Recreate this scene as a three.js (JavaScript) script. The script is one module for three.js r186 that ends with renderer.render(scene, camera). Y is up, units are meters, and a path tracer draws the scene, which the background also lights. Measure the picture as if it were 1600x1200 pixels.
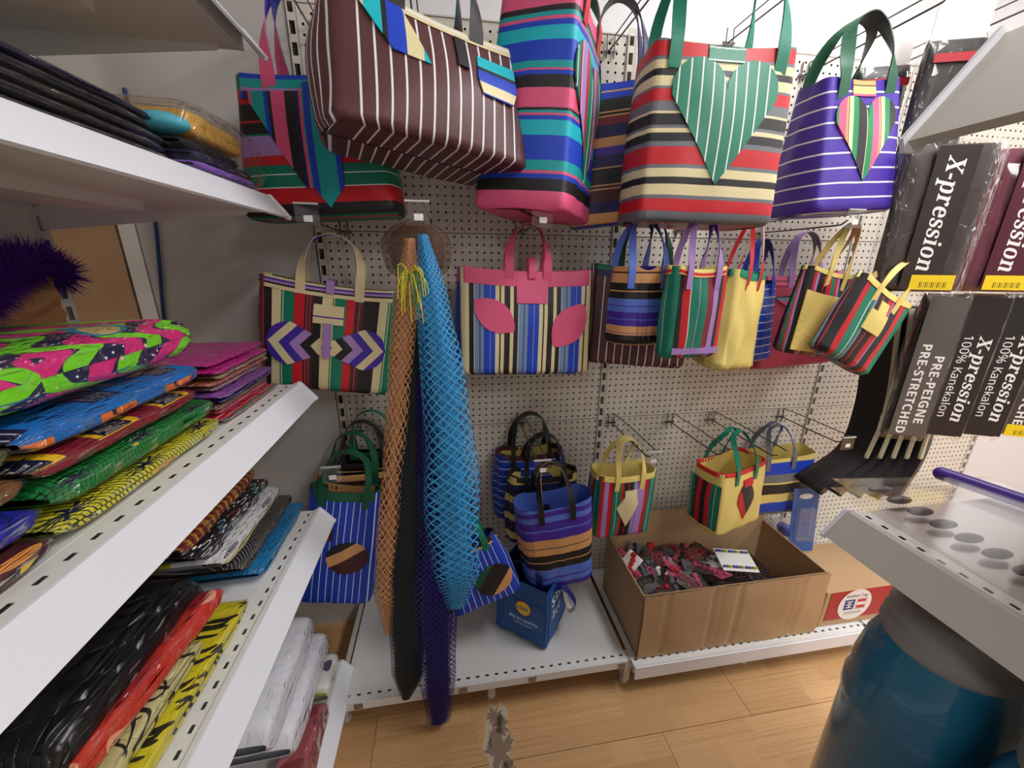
import * as THREE from 'three';
import { RoundedBoxGeometry } from 'three/addons/geometries/RoundedBoxGeometry.js';
import { mergeGeometries } from 'three/addons/utils/BufferGeometryUtils.js';
import { RectAreaLightUniformsLib } from 'three/addons/lights/RectAreaLightUniformsLib.js';
import { ImprovedNoise } from 'three/addons/math/ImprovedNoise.js';

// ------------------------------------------------------------------ camera
const scene = new THREE.Scene();
const FOCAL = 611.74, PITCH = 0.3042, YAW = 0.1598, ROLL = 0.0099;
const EYE = new THREE.Vector3(0.4008, 1.5095, 1.4205);
const camera = new THREE.PerspectiveCamera(2 * Math.atan(600 / FOCAL) * 180 / Math.PI, 4 / 3, 0.02, 60);
const FWD = new THREE.Vector3(Math.sin(YAW) * Math.cos(PITCH), -Math.sin(PITCH), -Math.cos(YAW) * Math.cos(PITCH));
const RIGHT0 = new THREE.Vector3(Math.cos(YAW), 0, Math.sin(YAW));
const UP0 = new THREE.Vector3().crossVectors(RIGHT0, FWD);
const RIGHT = RIGHT0.clone().multiplyScalar(Math.cos(ROLL)).addScaledVector(UP0, Math.sin(ROLL));
const UP = UP0.clone().multiplyScalar(Math.cos(ROLL)).addScaledVector(RIGHT0, -Math.sin(ROLL));
camera.position.copy(EYE);
camera.up.copy(UP);
camera.lookAt(EYE.clone().add(FWD));
scene.add(camera);

const renderer = new THREE.WebGLRenderer({ antialias: true });
renderer.toneMapping = THREE.LinearToneMapping;
renderer.toneMappingExposure = 1.12;
renderer.shadowMap.enabled = true;
scene.background = new THREE.Color(0.02, 0.02, 0.02);

// ------------------------------------------------------------------ lights: fluorescent ceiling panels over the aisles
RectAreaLightUniformsLib.init();
const CEILING = 2.95;
const PANELS = [[1.72, 0.95, 0.3, 1.5], [1.72, 3.2, 0.3, 1.5], [3.6, 1.1, 0.3, 1.5], [3.6, 3.3, 0.3, 1.5], [-0.8, 3.6, 0.3, 1.5]];
const PANEL_POWER = 20.5;

// ------------------------------------------------------------------ helpers
let seed = 7;
function rnd() { seed = (seed * 1664525 + 1013904223) >>> 0; return seed / 4294967296; }
const noise = new ImprovedNoise();
function px(u, v, axis, value) {            // photo pixel + a known plane -> world point
  const d = FWD.clone().addScaledVector(RIGHT, (u - 800) / FOCAL).addScaledVector(UP, (600 - v) / FOCAL);
  const t = (value - EYE[axis]) / d[axis];
  return EYE.clone().addScaledVector(d, t);
}
const V = (x, y, z) => new THREE.Vector3(x, y, z);
const rgb = (r, g, b) => new THREE.Color().setRGB(r / 255, g / 255, b / 255, THREE.SRGBColorSpace);
const names = new Map();
function numbered(n) { const k = names.get(n) || 0; names.set(n, k + 1); return k ? n + '_' + String(k).padStart(3, '0') : n; }
function fin(o) { o.traverse(m => { if (m.isMesh) { m.castShadow = true; m.receiveShadow = true; } }); return o; }
function thing(name, label, category, pos = [0, 0, 0], group) {
  const o = new THREE.Group(); o.name = numbered(name); o.position.set(...pos); o.userData = { label, category };
  if (group) o.userData.group = group; scene.add(o); return o;
}
function part(name, geo, mat, parent, label) {
  const m = new THREE.Mesh(geo, mat); m.name = name; m.castShadow = m.receiveShadow = true;
  if (label) m.userData.label = label; parent.add(m); return m;
}
function solo(name, geo, mat, label, category, group) {
  const m = new THREE.Mesh(geo, mat); m.name = numbered(name); m.castShadow = m.receiveShadow = true;
  m.userData = { label, category }; if (group) m.userData.group = group; scene.add(m); return m;
}
function struct(name, geo, mat, label) {
  const m = new THREE.Mesh(geo, mat); m.name = name; m.castShadow = m.receiveShadow = true;
  m.userData = { kind: 'structure', label, category: name.split('_')[0] }; scene.add(m); return m;
}
function box(x0, x1, y0, y1, z0, z1, r = 0) {
  const g = r ? new RoundedBoxGeometry(x1 - x0, y1 - y0, z1 - z0, 2, r) : new THREE.BoxGeometry(x1 - x0, y1 - y0, z1 - z0);
  g.translate((x0 + x1) / 2, (y0 + y1) / 2, (z0 + z1) / 2); return g;
}
const join = gs => mergeGeometries(gs.map(g => g.index ? g.toNonIndexed() : g));
function std(color, roughness = 0.6, extra = {}) { return new THREE.MeshStandardMaterial({ color, roughness, ...extra }); }
function canvas(w, h, draw) {
  const c = document.createElement('canvas'); c.width = w; c.height = h; const g = c.getContext('2d'); draw(g, w, h); return c;
}
function tex(w, h, draw, srgb = true) {
  const t = new THREE.CanvasTexture(canvas(w, h, draw)); t.wrapS = t.wrapT = THREE.RepeatWrapping;
  if (srgb) t.colorSpace = THREE.SRGBColorSpace; return t;
}
function noiseTex(n, f, lo, hi, oct = 3) {   // grey noise as data, tileable
  const d = new Uint8Array(n * n * 4);
  for (let j = 0; j < n; j++) for (let i = 0; i < n; i++) {
    let s = 0, a = 1, tot = 0, ff = f;
    for (let o = 0; o < oct; o++) {
      const A = i / n * Math.PI * 2, B = j / n * Math.PI * 2, R = ff / 6.283;
      s += a * noise.noise(Math.cos(A) * R + 5.2 * o + Math.cos(B) * R * 1.3, Math.sin(A) * R + 1.7, Math.sin(B) * R * 1.3 + Math.sin(A) * 0.3); tot += a; a *= 0.55; ff *= 2.1;
    }
    const v = Math.max(0, Math.min(255, lo + (hi - lo) * (s / tot * 0.9 + 0.5)));
    const k = (j * n + i) * 4; d[k] = d[k + 1] = d[k + 2] = v; d[k + 3] = 255;
  }
  const t = new THREE.DataTexture(d, n, n); t.wrapS = t.wrapT = THREE.RepeatWrapping; t.magFilter = THREE.LinearFilter; t.minFilter = THREE.LinearFilter; t.needsUpdate = true; return t;
}
function rep(t, u, v) { const c = t.clone(); c.repeat.set(u, v); c.needsUpdate = true; return c; }
// generic grid surface: f(i/n, j/m) -> [x,y,z,u,v]
function grid(n, m, f, closeU = false) {
  const pos = [], uv = [], idx = [];
  for (let j = 0; j <= m; j++) for (let i = 0; i <= n; i++) { const p = f(i / n, j / m); pos.push(p[0], p[1], p[2]); uv.push(p[3] ?? i / n, p[4] ?? j / m); }
  for (let j = 0; j < m; j++) for (let i = 0; i < n; i++) { const a = j * (n + 1) + i, b = a + 1, c = a + n + 1, d = c + 1; idx.push(a, b, d, a, d, c); }
  const g = new THREE.BufferGeometry(); g.setAttribute('position', new THREE.Float32BufferAttribute(pos, 3)); g.setAttribute('uv', new THREE.Float32BufferAttribute(uv, 2)); g.setIndex(idx); g.computeVertexNormals();
  if (closeU) { const N = g.attributes.normal; for (let j = 0; j <= m; j++) { const a = j * (n + 1), b = a + n; const x = N.getX(a) + N.getX(b), y = N.getY(a) + N.getY(b), z = N.getZ(a) + N.getZ(b), l = Math.hypot(x, y, z) || 1; N.setXYZ(a, x / l, y / l, z / l); N.setXYZ(b, x / l, y / l, z / l); } }
  return g;
}
function wire(pts, r, seg = 24, rad = 6) { return new THREE.TubeGeometry(new THREE.CatmullRomCurve3(pts, false, 'catmullrom', 0.05), seg, r, rad); }
// flat band with thickness; dirs = width direction at each control point
function ribbon(pts, dirs, width, thick, n = 28) {
  const c = new THREE.CatmullRomCurve3(pts), pos = [], uv = [], idx = [], side = [];
  const L = c.getLength();
  for (let i = 0; i <= n; i++) {
    const t = i / n, p = c.getPoint(t), T = c.getTangent(t), k = t * (dirs.length - 1), a = Math.min(dirs.length - 2, Math.floor(k));
    const W = dirs[a].clone().lerp(dirs[a + 1], k - a); W.addScaledVector(T, -W.dot(T)).normalize();
    const N = new THREE.Vector3().crossVectors(T, W).normalize();
    for (const [s, q] of [[-1, 1], [1, 1], [1, 1], [1, -1], [1, -1], [-1, -1], [-1, -1], [-1, 1]]) {
      const P = p.clone().addScaledVector(W, s * width / 2).addScaledVector(N, q * thick / 2);
      pos.push(P.x, P.y, P.z); uv.push((s * 0.5 + 0.5) * width, t * L); side.push(q);
    }
  }
  for (let i = 0; i < n; i++) for (const k of [0, 2, 4, 6]) { const a = i * 8 + k, b = a + 1, d = a + 8, e = b + 8; idx.push(a, d, e, a, e, b); }
  for (const [o, f] of [[0, 0], [n * 8, 1]]) idx.push(...(f ? [o, o + 3, o + 1, o, o + 5, o + 3] : [o, o + 1, o + 3, o, o + 3, o + 5]));
  const g = new THREE.BufferGeometry(); g.setAttribute('position', new THREE.Float32BufferAttribute(pos, 3)); g.setAttribute('uv', new THREE.Float32BufferAttribute(uv, 2)); g.setIndex(idx); g.computeVertexNormals();
  g.userData.side = side; return g;
}
function twoTone(g, out, inn) {
  const c = []; for (const s of g.userData.side) { const k = s > 0 ? out : inn; c.push(k.r, k.g, k.b); }
  g.setAttribute('color', new THREE.Float32BufferAttribute(c, 3)); return g;
}

// ------------------------------------------------------------------ shared textures and materials
const fineNoise = noiseTex(128, 9, 60, 200, 3);
const softNoise = noiseTex(256, 4, 40, 215, 4);
const crinkle = (() => {                                        // creased plastic film
  const n = 256, d = new Uint8Array(n * n * 4), P = [];
  for (let k = 0; k < 46; k++) P.push([rnd() * n, rnd() * n, rnd()]);
  for (let j = 0; j < n; j++) for (let i = 0; i < n; i++) {
    let a = 1e9, b = 1e9, ha = 0;
    for (const p of P) { let dx = Math.abs(i - p[0]), dy = Math.abs(j - p[1]); dx = Math.min(dx, n - dx); dy = Math.min(dy, n - dy); const q = Math.hypot(dx, dy * 0.7); if (q < a) { b = a; a = q; ha = p[2]; } else if (q < b) b = q; }
    const k = (j * n + i) * 4, v = Math.min(255, (b - a) * 6 + ha * 90); d[k] = d[k + 1] = d[k + 2] = v; d[k + 3] = 255;
  }
  const t = new THREE.DataTexture(d, n, n); t.wrapS = t.wrapT = THREE.RepeatWrapping; t.magFilter = THREE.LinearFilter; t.minFilter = THREE.LinearFilter; t.needsUpdate = true; return t;
})();
const weave = tex(32, 32, (g, w) => { g.fillStyle = '#555'; g.fillRect(0, 0, w, w); for (let i = 0; i < 2; i++) for (let j = 0; j < 2; j++) { const v = (i + j) % 2; g.fillStyle = v ? '#ddd' : '#999'; g.fillRect(i * 16 + 1, j * 16 + (v ? 1 : 4), 14, v ? 14 : 8); } }, false);
const whiteMetal = std(rgb(226, 227, 226), 0.38, { bumpMap: rep(fineNoise, 6, 6), bumpScale: 0.0001 });
const stripWhite = std(rgb(232, 235, 242), 0.3);
const greyMetal = std(rgb(196, 191, 182), 0.5, { bumpMap: rep(fineNoise, 6, 6), bumpScale: 0.0002 });
const beige = std(rgb(208, 203, 192), 0.55);
const black = std(rgb(14, 14, 15), 0.6);
const chrome = std(rgb(150, 150, 150), 0.28, { metalness: 0.9 });
const wireMetal = std(rgb(105, 103, 102), 0.35, { metalness: 0.85 });
const clear = new THREE.MeshPhysicalMaterial({ color: 0xffffff, roughness: 0.08, transmission: 1, thickness: 0, ior: 1.45 });
const film = new THREE.MeshPhysicalMaterial({ color: 0xffffff, roughness: 0.12, transmission: 1, thickness: 0, ior: 1.5, bumpMap: rep(crinkle, 5, 5), bumpScale: 0.006, side: THREE.DoubleSide });
const filmSoft = new THREE.MeshPhysicalMaterial({ color: 0xffffff, roughness: 0.1, transmission: 1, thickness: 0, ior: 1.45, bumpMap: rep(crinkle, 7, 7), bumpScale: 0.007, side: THREE.DoubleSide });
const filmSmooth = new THREE.MeshPhysicalMaterial({ color: 0xffffff, roughness: 0.1, transmission: 1, thickness: 0, ior: 1.45, bumpMap: rep(crinkle, 2, 2), bumpScale: 0.005, side: THREE.DoubleSide });
const paperWhite = std(rgb(238, 238, 236), 0.7);
// ------------------------------------------------------------------ room shell
const plaster = std(rgb(226, 227, 231), 0.85, { bumpMap: rep(softNoise, 3, 3), bumpScale: 0.001 });
const greyPlaster = std(rgb(196, 194, 190), 0.8, { bumpMap: rep(softNoise, 3, 3), bumpScale: 0.001 });
struct('wall_back', box(-3, 4.6, 0, CEILING, -0.36, -0.25), plaster, 'white painted shop wall behind the pegboard shelving');
struct('wall_left', box(-3.12, -3, 0, CEILING, -0.36, 6), plaster, 'white painted side wall of the shop');
struct('wall_right', box(4.6, 4.72, 0, CEILING, -0.36, 6), plaster, 'white painted far side wall of the shop');
struct('wall_front', box(-3.12, 4.72, 0, CEILING, 6, 6.12), plaster, 'white painted wall at the other end of the aisle');
struct('ceiling', box(-3.12, 4.72, CEILING, CEILING + 0.1, -0.36, 6.12), std(rgb(236, 236, 234), 0.9), 'white ceiling of the shop');
for (const [x, z, w, l] of PANELS) {
  const o = thing('ceiling_light', 'long white fluorescent ceiling fitting', 'light', [x, CEILING, z], 'fluorescent ceiling fittings');
  part('housing', box(-w / 2 - 0.02, w / 2 + 0.02, -0.05, -0.001, -l / 2 - 0.02, l / 2 + 0.02), whiteMetal, o);
  part('diffuser', box(-w / 2, w / 2, -0.058, -0.05, -l / 2, l / 2), new THREE.MeshStandardMaterial({ color: 0xffffff, emissive: rgb(250, 250, 255), emissiveIntensity: 2 }), o);
  const a = new THREE.RectAreaLight(rgb(252, 250, 250), PANEL_POWER, w, l); a.position.set(0, -0.062, 0); a.rotation.x = -Math.PI / 2; o.add(a); a.name = 'lamp';
}
// laminate floor, plank by plank; the three-strip beech print is flat print on each plank
const floor = new THREE.Group(); floor.name = 'floor'; floor.userData = { kind: 'structure', label: 'beech laminate floor planks', category: 'floor' }; scene.add(floor);
part('subfloor', box(-3, 4.6, -0.06, -0.009, -0.25, 6), std(rgb(70, 55, 42), 0.9), floor);
const plankMats = [0, 1, 2, 3].map(k => new THREE.MeshStandardMaterial({ roughness: 0.36, map: tex(1024, 154, (g, w, h) => {
  for (let s = 0; s < 3; s++) {
    let x = -((s * 173 + k * 97) % 300);
    while (x < w) {
      const L = 250 + rnd() * 170, v = rnd(); const y0 = s * h / 3, hh = h / 3 + 1;
      g.fillStyle = `rgb(${200 + v * 17 | 0},${157 + v * 17 | 0},${108 + v * 16 | 0})`; g.fillRect(x, y0, L, hh);
      g.save(); g.beginPath(); g.rect(x, y0, L, hh); g.clip();
      const arch = rnd() < 0.45, cx = x + L * (0.3 + rnd() * 0.5), cy = y0 + hh * (0.3 + rnd() * 0.4);
      for (let q = 0; q < 15; q++) {
        g.strokeStyle = `rgba(150,104,62,${0.10 + rnd() * 0.16})`; g.lineWidth = 0.8 + rnd() * 1.3; g.beginPath();
        if (arch) { const R = 10 + q * 13; for (let i = 0; i <= 24; i++) { const a = Math.PI * (0.5 + i / 24); g.lineTo(cx + Math.cos(a) * R * 2.2 + (i < 3 || i > 21 ? 60 : 0), cy + Math.sin(a) * R * 0.22 * (1 + 0.05 * Math.sin(i))); } }
        else { const yy = y0 + rnd() * hh; for (let i = 0; i <= 10; i++) g.lineTo(x + L * i / 10, yy + Math.sin(i * 0.7 + q) * 1.4); }
        g.stroke();
      }
      for (let q = 0; q < 60; q++) { g.fillStyle = 'rgba(140,95,55,0.22)'; g.fillRect(x + rnd() * L, y0 + rnd() * hh, 5 + rnd() * 8, 0.9); }
      g.restore(); x += L;
    }
  }
}) }));
const PW = 0.193, PL = 1.29;
for (let r = -1; r < 32; r++) {
  const z0 = 0.606 - PW * 4 + r * PW; const off = r === 3 ? 1.395 - PL : (((r + 2) * 0.47) % 1) * PL;
  for (let c = -4; c < 5; c++) {
    const x0 = Math.max(-3, off + c * PL), x1 = Math.min(4.6, off + (c + 1) * PL); if (x1 - x0 < 0.02 || z0 < -0.4) continue;
    const g = box(x0 + 0.0008, x1 - 0.0008, -0.009, 0, z0 + 0.0008, z0 + PW - 0.0008);
    const P = g.attributes.position, U = g.attributes.uv; for (let i = 0; i < P.count; i++) U.setXY(i, (P.getX(i) - off) / PL, (P.getZ(i) - z0) / PW);
    part('plank', g, plankMats[(r * 3 + c + 12) % 4], floor);
  }
}
{ // worn-through patch of the laminate: pale torn edge with the grey-brown core showing
  const o = px(800, 1160, 'y', 0), mk = (n, R, rag, sx, sz, y, ph) => { const s = new THREE.Shape(); for (let i = 0; i <= n; i++) { const a = i / n * Math.PI * 2, q = R * (1 + rag * noise.noise(Math.cos(a) * 2.4 + ph, Math.sin(a) * 2.4, ph) + rag * 0.6 * noise.noise(Math.cos(a) * 9 + ph, Math.sin(a) * 9, 3)); i ? s.lineTo(Math.cos(a) * q * sx, Math.sin(a) * q * sz) : s.moveTo(Math.cos(a) * q * sx, Math.sin(a) * q * sz); } const g = new THREE.ShapeGeometry(s); g.rotateX(-Math.PI / 2); g.translate(0, y, 0); return g; };
  const pale = mk(90, 0.07, 0.5, 0.62, 1.5, 0.0004, 1.3); pale.translate(o.x - 0.045, 0, o.z - 0.015);
  part('worn_edge', pale, std(rgb(198, 184, 160), 0.8), floor, 'pale torn laminate edge');
  const cores = [[0, 0.03, 0.05, 0.62, 1.25, 4.1], [-0.005, -0.075, 0.024, 0.9, 0.8, 8.3], [0.012, -0.045, 0.03, 0.7, 0.9, 2.2], [-0.03, 0.0, 0.012, 0.7, 1, 6.2], [0.02, 0.09, 0.03, 0.8, 0.9, 3.3]].map(([x, z, R, sx, sz, ph]) => { const g = mk(120, R, 1.0, sx, sz, 0.0008, ph); g.translate(o.x - 0.042 + x, 0, o.z - 0.01 + z); return g; });
  part('worn_core', join(cores), std(rgb(142, 122, 104), 0.85), floor, 'grey brown core showing through');
}

// ------------------------------------------------------------------ pegboard wall bays
const holeAlpha = tex(64, 64, (g, w) => { g.fillStyle = '#fff'; g.fillRect(0, 0, w, w); g.fillStyle = '#000'; g.beginPath(); g.arc(32, 32, 9.5, 0, 7); g.fill(); }, false);
function pegMat() { return new THREE.MeshStandardMaterial({ color: rgb(214, 208, 196), roughness: 0.6, alphaMap: rep(holeAlpha, 40, 40), alphaTest: 0.5, side: THREE.DoubleSide }); }
const peg = pegMat();
const SEAM1 = 1.597, SEAM2 = 0.897, TOP = 2.184;
const wallUnit = thing('wall_shelving', 'beige pegboard wall shelving with slotted uprights and white base shelves', 'shelving');
const slotAlpha = tex(32, 64, (g, w, h) => { g.fillStyle = '#fff'; g.fillRect(0, 0, w, h); g.fillStyle = '#000'; g.fillRect(9, 12, 14, 40); }, false);
const uprightFace = new THREE.MeshStandardMaterial({ color: rgb(212, 207, 197), roughness: 0.5, alphaMap: rep(slotAlpha, 1, 20), alphaTest: 0.5, side: THREE.DoubleSide });
function planeZ(x0, x1, y0, y1, z) {       // uv in metres
  const g = new THREE.PlaneGeometry(x1 - x0, y1 - y0); g.translate((x0 + x1) / 2, (y0 + y1) / 2, z);
  const P = g.attributes.position, U = g.attributes.uv; for (let i = 0; i < P.count; i++) U.setXY(i, P.getX(i) - x0, P.getY(i) - y0); return g;
}
// the sides of the punched holes through the 9 mm thick board, painted like its face
const holeSide = new THREE.MeshStandardMaterial({ color: rgb(214, 208, 196), roughness: 0.6, side: THREE.DoubleSide });
function holeEdges(w, h, x0, y0, z) {
  const pos = [], nor = [], R = 0.025 * 9.8 / 64, n = 8, D = 0.009;
  for (let j = 0; j < Math.floor(h * 40); j++) for (let i = 0; i < Math.floor(w * 40); i++) {
    const cx = x0 + (i + 0.5) / 40, cy = y0 + (j + 0.5) / 40;
    for (let k = 0; k < n; k++) {
      const a = k / n * Math.PI * 2, c = (k + 1) / n * Math.PI * 2, A = [Math.cos(a), Math.sin(a)], B = [Math.cos(c), Math.sin(c)];
      for (const [q, zz] of [[A, 0], [B, -D], [B, 0], [A, 0], [A, -D], [B, -D]]) { pos.push(cx + q[0] * R, cy + q[1] * R, z - 0.0002 + zz); nor.push(-q[0], -q[1], 0); }
    }
  }
  const g = new THREE.BufferGeometry(); g.setAttribute('position', new THREE.Float32BufferAttribute(pos, 3)); g.setAttribute('normal', new THREE.Float32BufferAttribute(nor, 3)); return g;
}
for (let b = 0; b < 3; b++) {
  for (const [y0, y1] of [[0.12, SEAM2], [SEAM2, SEAM1], [SEAM1, TOP]]) {
    const dz = 0.0015 * ((b + Math.round(y0 * 10)) % 2);
    const p = part('pegboard_panel', planeZ(b + 0.016, b + 0.984, y0 + 0.0015, y1 - 0.0015, dz), peg, wallUnit);
    part('hole_edges', holeEdges(0.968, y1 - y0 - 0.003, b + 0.016, y0 + 0.0015, dz), holeSide, p).userData.kind = 'stuff';
    // solid margins without holes and folded edges
    part('panel_edge', box(b + 0.015, b + 0.985, y1 - 0.0032, y1 - 0.0012, -0.018, dz + 0.0004), beige, p); part('panel_edge', box(b + 0.015, b + 0.985, y0 + 0.0012, y0 + 0.0032, -0.018, dz + 0.0004), beige, p);
  }
}
part('added_top_cover', box(-0.016, 3.016, TOP, TOP + 0.004, -0.249, 0.003), beige, wallUnit); part('added_end_panel', box(3.012, 3.016, 0, TOP, -0.249, 0.0), beige, wallUnit);  // added covers, shutting light out of the cavity behind the holes
for (let b = 0; b < 4; b++) {
  const u = part('upright', join([box(b - 0.016, b - 0.011, 0, TOP, -0.04, 0.003), box(b + 0.011, b + 0.016, 0, TOP, -0.04, 0.003)]), beige, wallUnit);
  const face = planeZ(b - 0.016, b + 0.016, 0, TOP + 0.02, 0.003); const U = face.attributes.uv; for (let i = 0; i < U.count; i++) U.setXY(i, U.getX(i) / 0.032, U.getY(i));
  part('slotted_face', face, uprightFace, u);
  if (b < 3) continue;
}
const slotRowAlpha = tex(64, 32, (g, w, h) => { g.fillStyle = '#fff'; g.fillRect(0, 0, w, h); g.fillStyle = '#000'; g.fillRect(20, 13, 24, 5); }, false);
// base shelves of the wall bays
for (let b = 0; b < 3; b++) {
  const front = b === 0 ? 0.45 : 0.47, y = b === 0 ? 0.133 : 0.128;
  const sh = part('base_shelf', join([box(b + 0.008, b + 0.992, y - 0.004, y, 0.004, front - 0.045), box(b + 0.008, b + 0.992, y - 0.032, y, front - 0.004, front), box(b + 0.008, b + 0.992, y - 0.034, y - 0.03, front - 0.06, front - 0.004), box(b + 0.008, b + 0.992, y - 0.034, y - 0.002, front - 0.05, front - 0.0465)]), whiteMetal, wallUnit);
  const sp = new THREE.PlaneGeometry(0.984, 0.042); sp.rotateX(-Math.PI / 2); sp.translate(b + 0.5, y, front - 0.0245);
  part('slotted_strip', sp, new THREE.MeshStandardMaterial({ color: rgb(226, 227, 226), roughness: 0.38, alphaMap: rep(slotRowAlpha, 30, 1), alphaTest: 0.5, side: THREE.DoubleSide }), sh);
  if (b === 0) for (const x of [0.06, 0.4, 0.64, 0.97]) { const c = part('lip_clip', box(x - 0.014, x + 0.014, y - 0.026, y - 0.004, front, front + 0.003, 0.001), chrome, sh); }
  else part('front_panel', box(b + 0.012, b + 0.99, y - 0.06, y - 0.004, front, front + 0.004), stripWhite, sh);
  for (const x of [b + 0.02, b + 0.5]) {
    const f = part('foot', new THREE.CylinderGeometry(0.014, 0.016, 0.022, 14).translate(x === b + 0.02 ? b : x, 0.011, front - 0.05), std(rgb(205, 205, 200), 0.5), wallUnit);
    part('foot_stem', box((x === b + 0.02 ? b : x) - 0.012, (x === b + 0.02 ? b : x) + 0.012, 0.022, y - 0.004, front - 0.07, front - 0.03), beige, f);
  }
}
part('base_bracket', box(-0.016, 0.0, 0.02, 0.13, 0.0, 0.44), beige, wallUnit);
// plain wall left of the bays
struct('wall_side_panel', box(-3, -0.017, 0, CEILING, -0.25, 0.0), greyPlaster, 'plain grey wall panel beside the pegboard bays');
// ------------------------------------------------------------------ woven bags
const K = { pink: rgb(232, 92, 138), black: rgb(24, 23, 26), cream: rgb(232, 220, 172), red: rgb(206, 24, 38), green: rgb(0, 128, 100), teal: rgb(0, 168, 170), cyan: rgb(0, 190, 208),
  blue: rgb(14, 66, 200), navy: rgb(22, 26, 92), lilac: rgb(176, 140, 208), violet: rgb(70, 40, 168), peri: rgb(92, 124, 222), peach: rgb(224, 168, 110), grey: rgb(112, 118, 126), white: rgb(238, 240, 242),
  maroon: rgb(74, 30, 34), brown: rgb(88, 46, 48), wine: rgb(128, 28, 50), yellow: rgb(238, 216, 124), sky: rgb(120, 150, 190), dgreen: rgb(12, 92, 62), rose: rgb(190, 62, 92), emerald: rgb(0, 140, 84) };
const stripeCache = new Map();
function stripes(list, dir) {               // list [[colour key, metres], ...], dir 'u' (stripes stand upright) or 'v' (stripes lie level)
  const key = dir + JSON.stringify(list); if (stripeCache.has(key)) return stripeCache.get(key);
  const L = list.reduce((s, a) => s + a[1], 0), N = 512;
  const t = tex(dir === 'u' ? N : 4, dir === 'u' ? 4 : N, g => { let p = 0; for (const [k, l] of list) { g.fillStyle = '#' + K[k].getHexString(); const a = p / L * N, b = l / L * N + 0.7; dir === 'u' ? g.fillRect(a, 0, b, 4) : g.fillRect(0, N - a - b + 0.7, 4, b); p += l; } });
  t.repeat.set(dir === 'u' ? 1 / L : 1, dir === 'u' ? 1 : 1 / L);
  const m = new THREE.MeshStandardMaterial({ map: t, roughness: 0.42, bumpMap: rep(weave, 130, 130), bumpScale: 0.0007, side: THREE.DoubleSide });
  stripeCache.set(key, m); return m;
}
const plainCache = new Map();
function plain(k) { if (!plainCache.has(k)) plainCache.set(k, new THREE.MeshStandardMaterial({ color: K[k], roughness: 0.45, bumpMap: rep(weave, 130, 130), bumpScale: 0.0007, side: THREE.DoubleSide })); return plainCache.get(k); }
const strapMat = new THREE.MeshStandardMaterial({ vertexColors: true, roughness: 0.45, bumpMap: rep(weave, 130, 130), bumpScale: 0.0006, side: THREE.DoubleSide });
const mat = s => typeof s === 'string' ? plain(s) : stripes(s[0], s[1]);

// Shape of a bag: half width a(t), half depth b(t), t 0 bottom .. 1 top
function bagShape(o) {
  const { w, h, d } = o, wt = o.wt ?? 1, dt = o.dt ?? 0.5, bulge = o.bulge ?? 0.012, ph = o.phase ?? 0;
  const a = t => w / 2 * (1 + (wt - 1) * t), b = t => d / 2 * (1 + (dt - 1) * Math.pow(t, o.pinch ?? 1.1));
  const sag = o.sag ?? 0.01, lift = o.lift ?? 0;
  const pt = (side, s, t) => {               // side 0 front, 1 right, 2 back, 3 left; s -1..1 from left to right as seen from outside
    const A = a(t), B = b(t), r = Math.min(o.r ?? 0.02, A * 0.9, B * 0.9), wob = (noise.noise(s * 1.7 + ph, t * 2.3, side * 3.1 + ph) * (o.wob ?? 0.008)) * (1 - 0.6 * t);
    const bow = bulge * (1 - s * s) * Math.sin(Math.PI * Math.min(1, t * 0.9 + 0.1));
    let x, z; const f = side % 2 ? B - r : A - r, n = (side % 2 ? A : B) + bow + wob;
    const c = side % 2 ? [n, -s * f] : [s * f, n]; x = c[0]; z = c[1];
    if (side >= 2) { x = -x; z = -z; }
    const y = t * h - sag * (1 - s * s) * t * (side % 2 ? 0.3 : 1) + lift * t * (side === 0 ? s : side === 2 ? -s : side === 1 ? 1 : -1);
    return [x, y, z, r];
  };
  return { a, b, pt };
}
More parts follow.
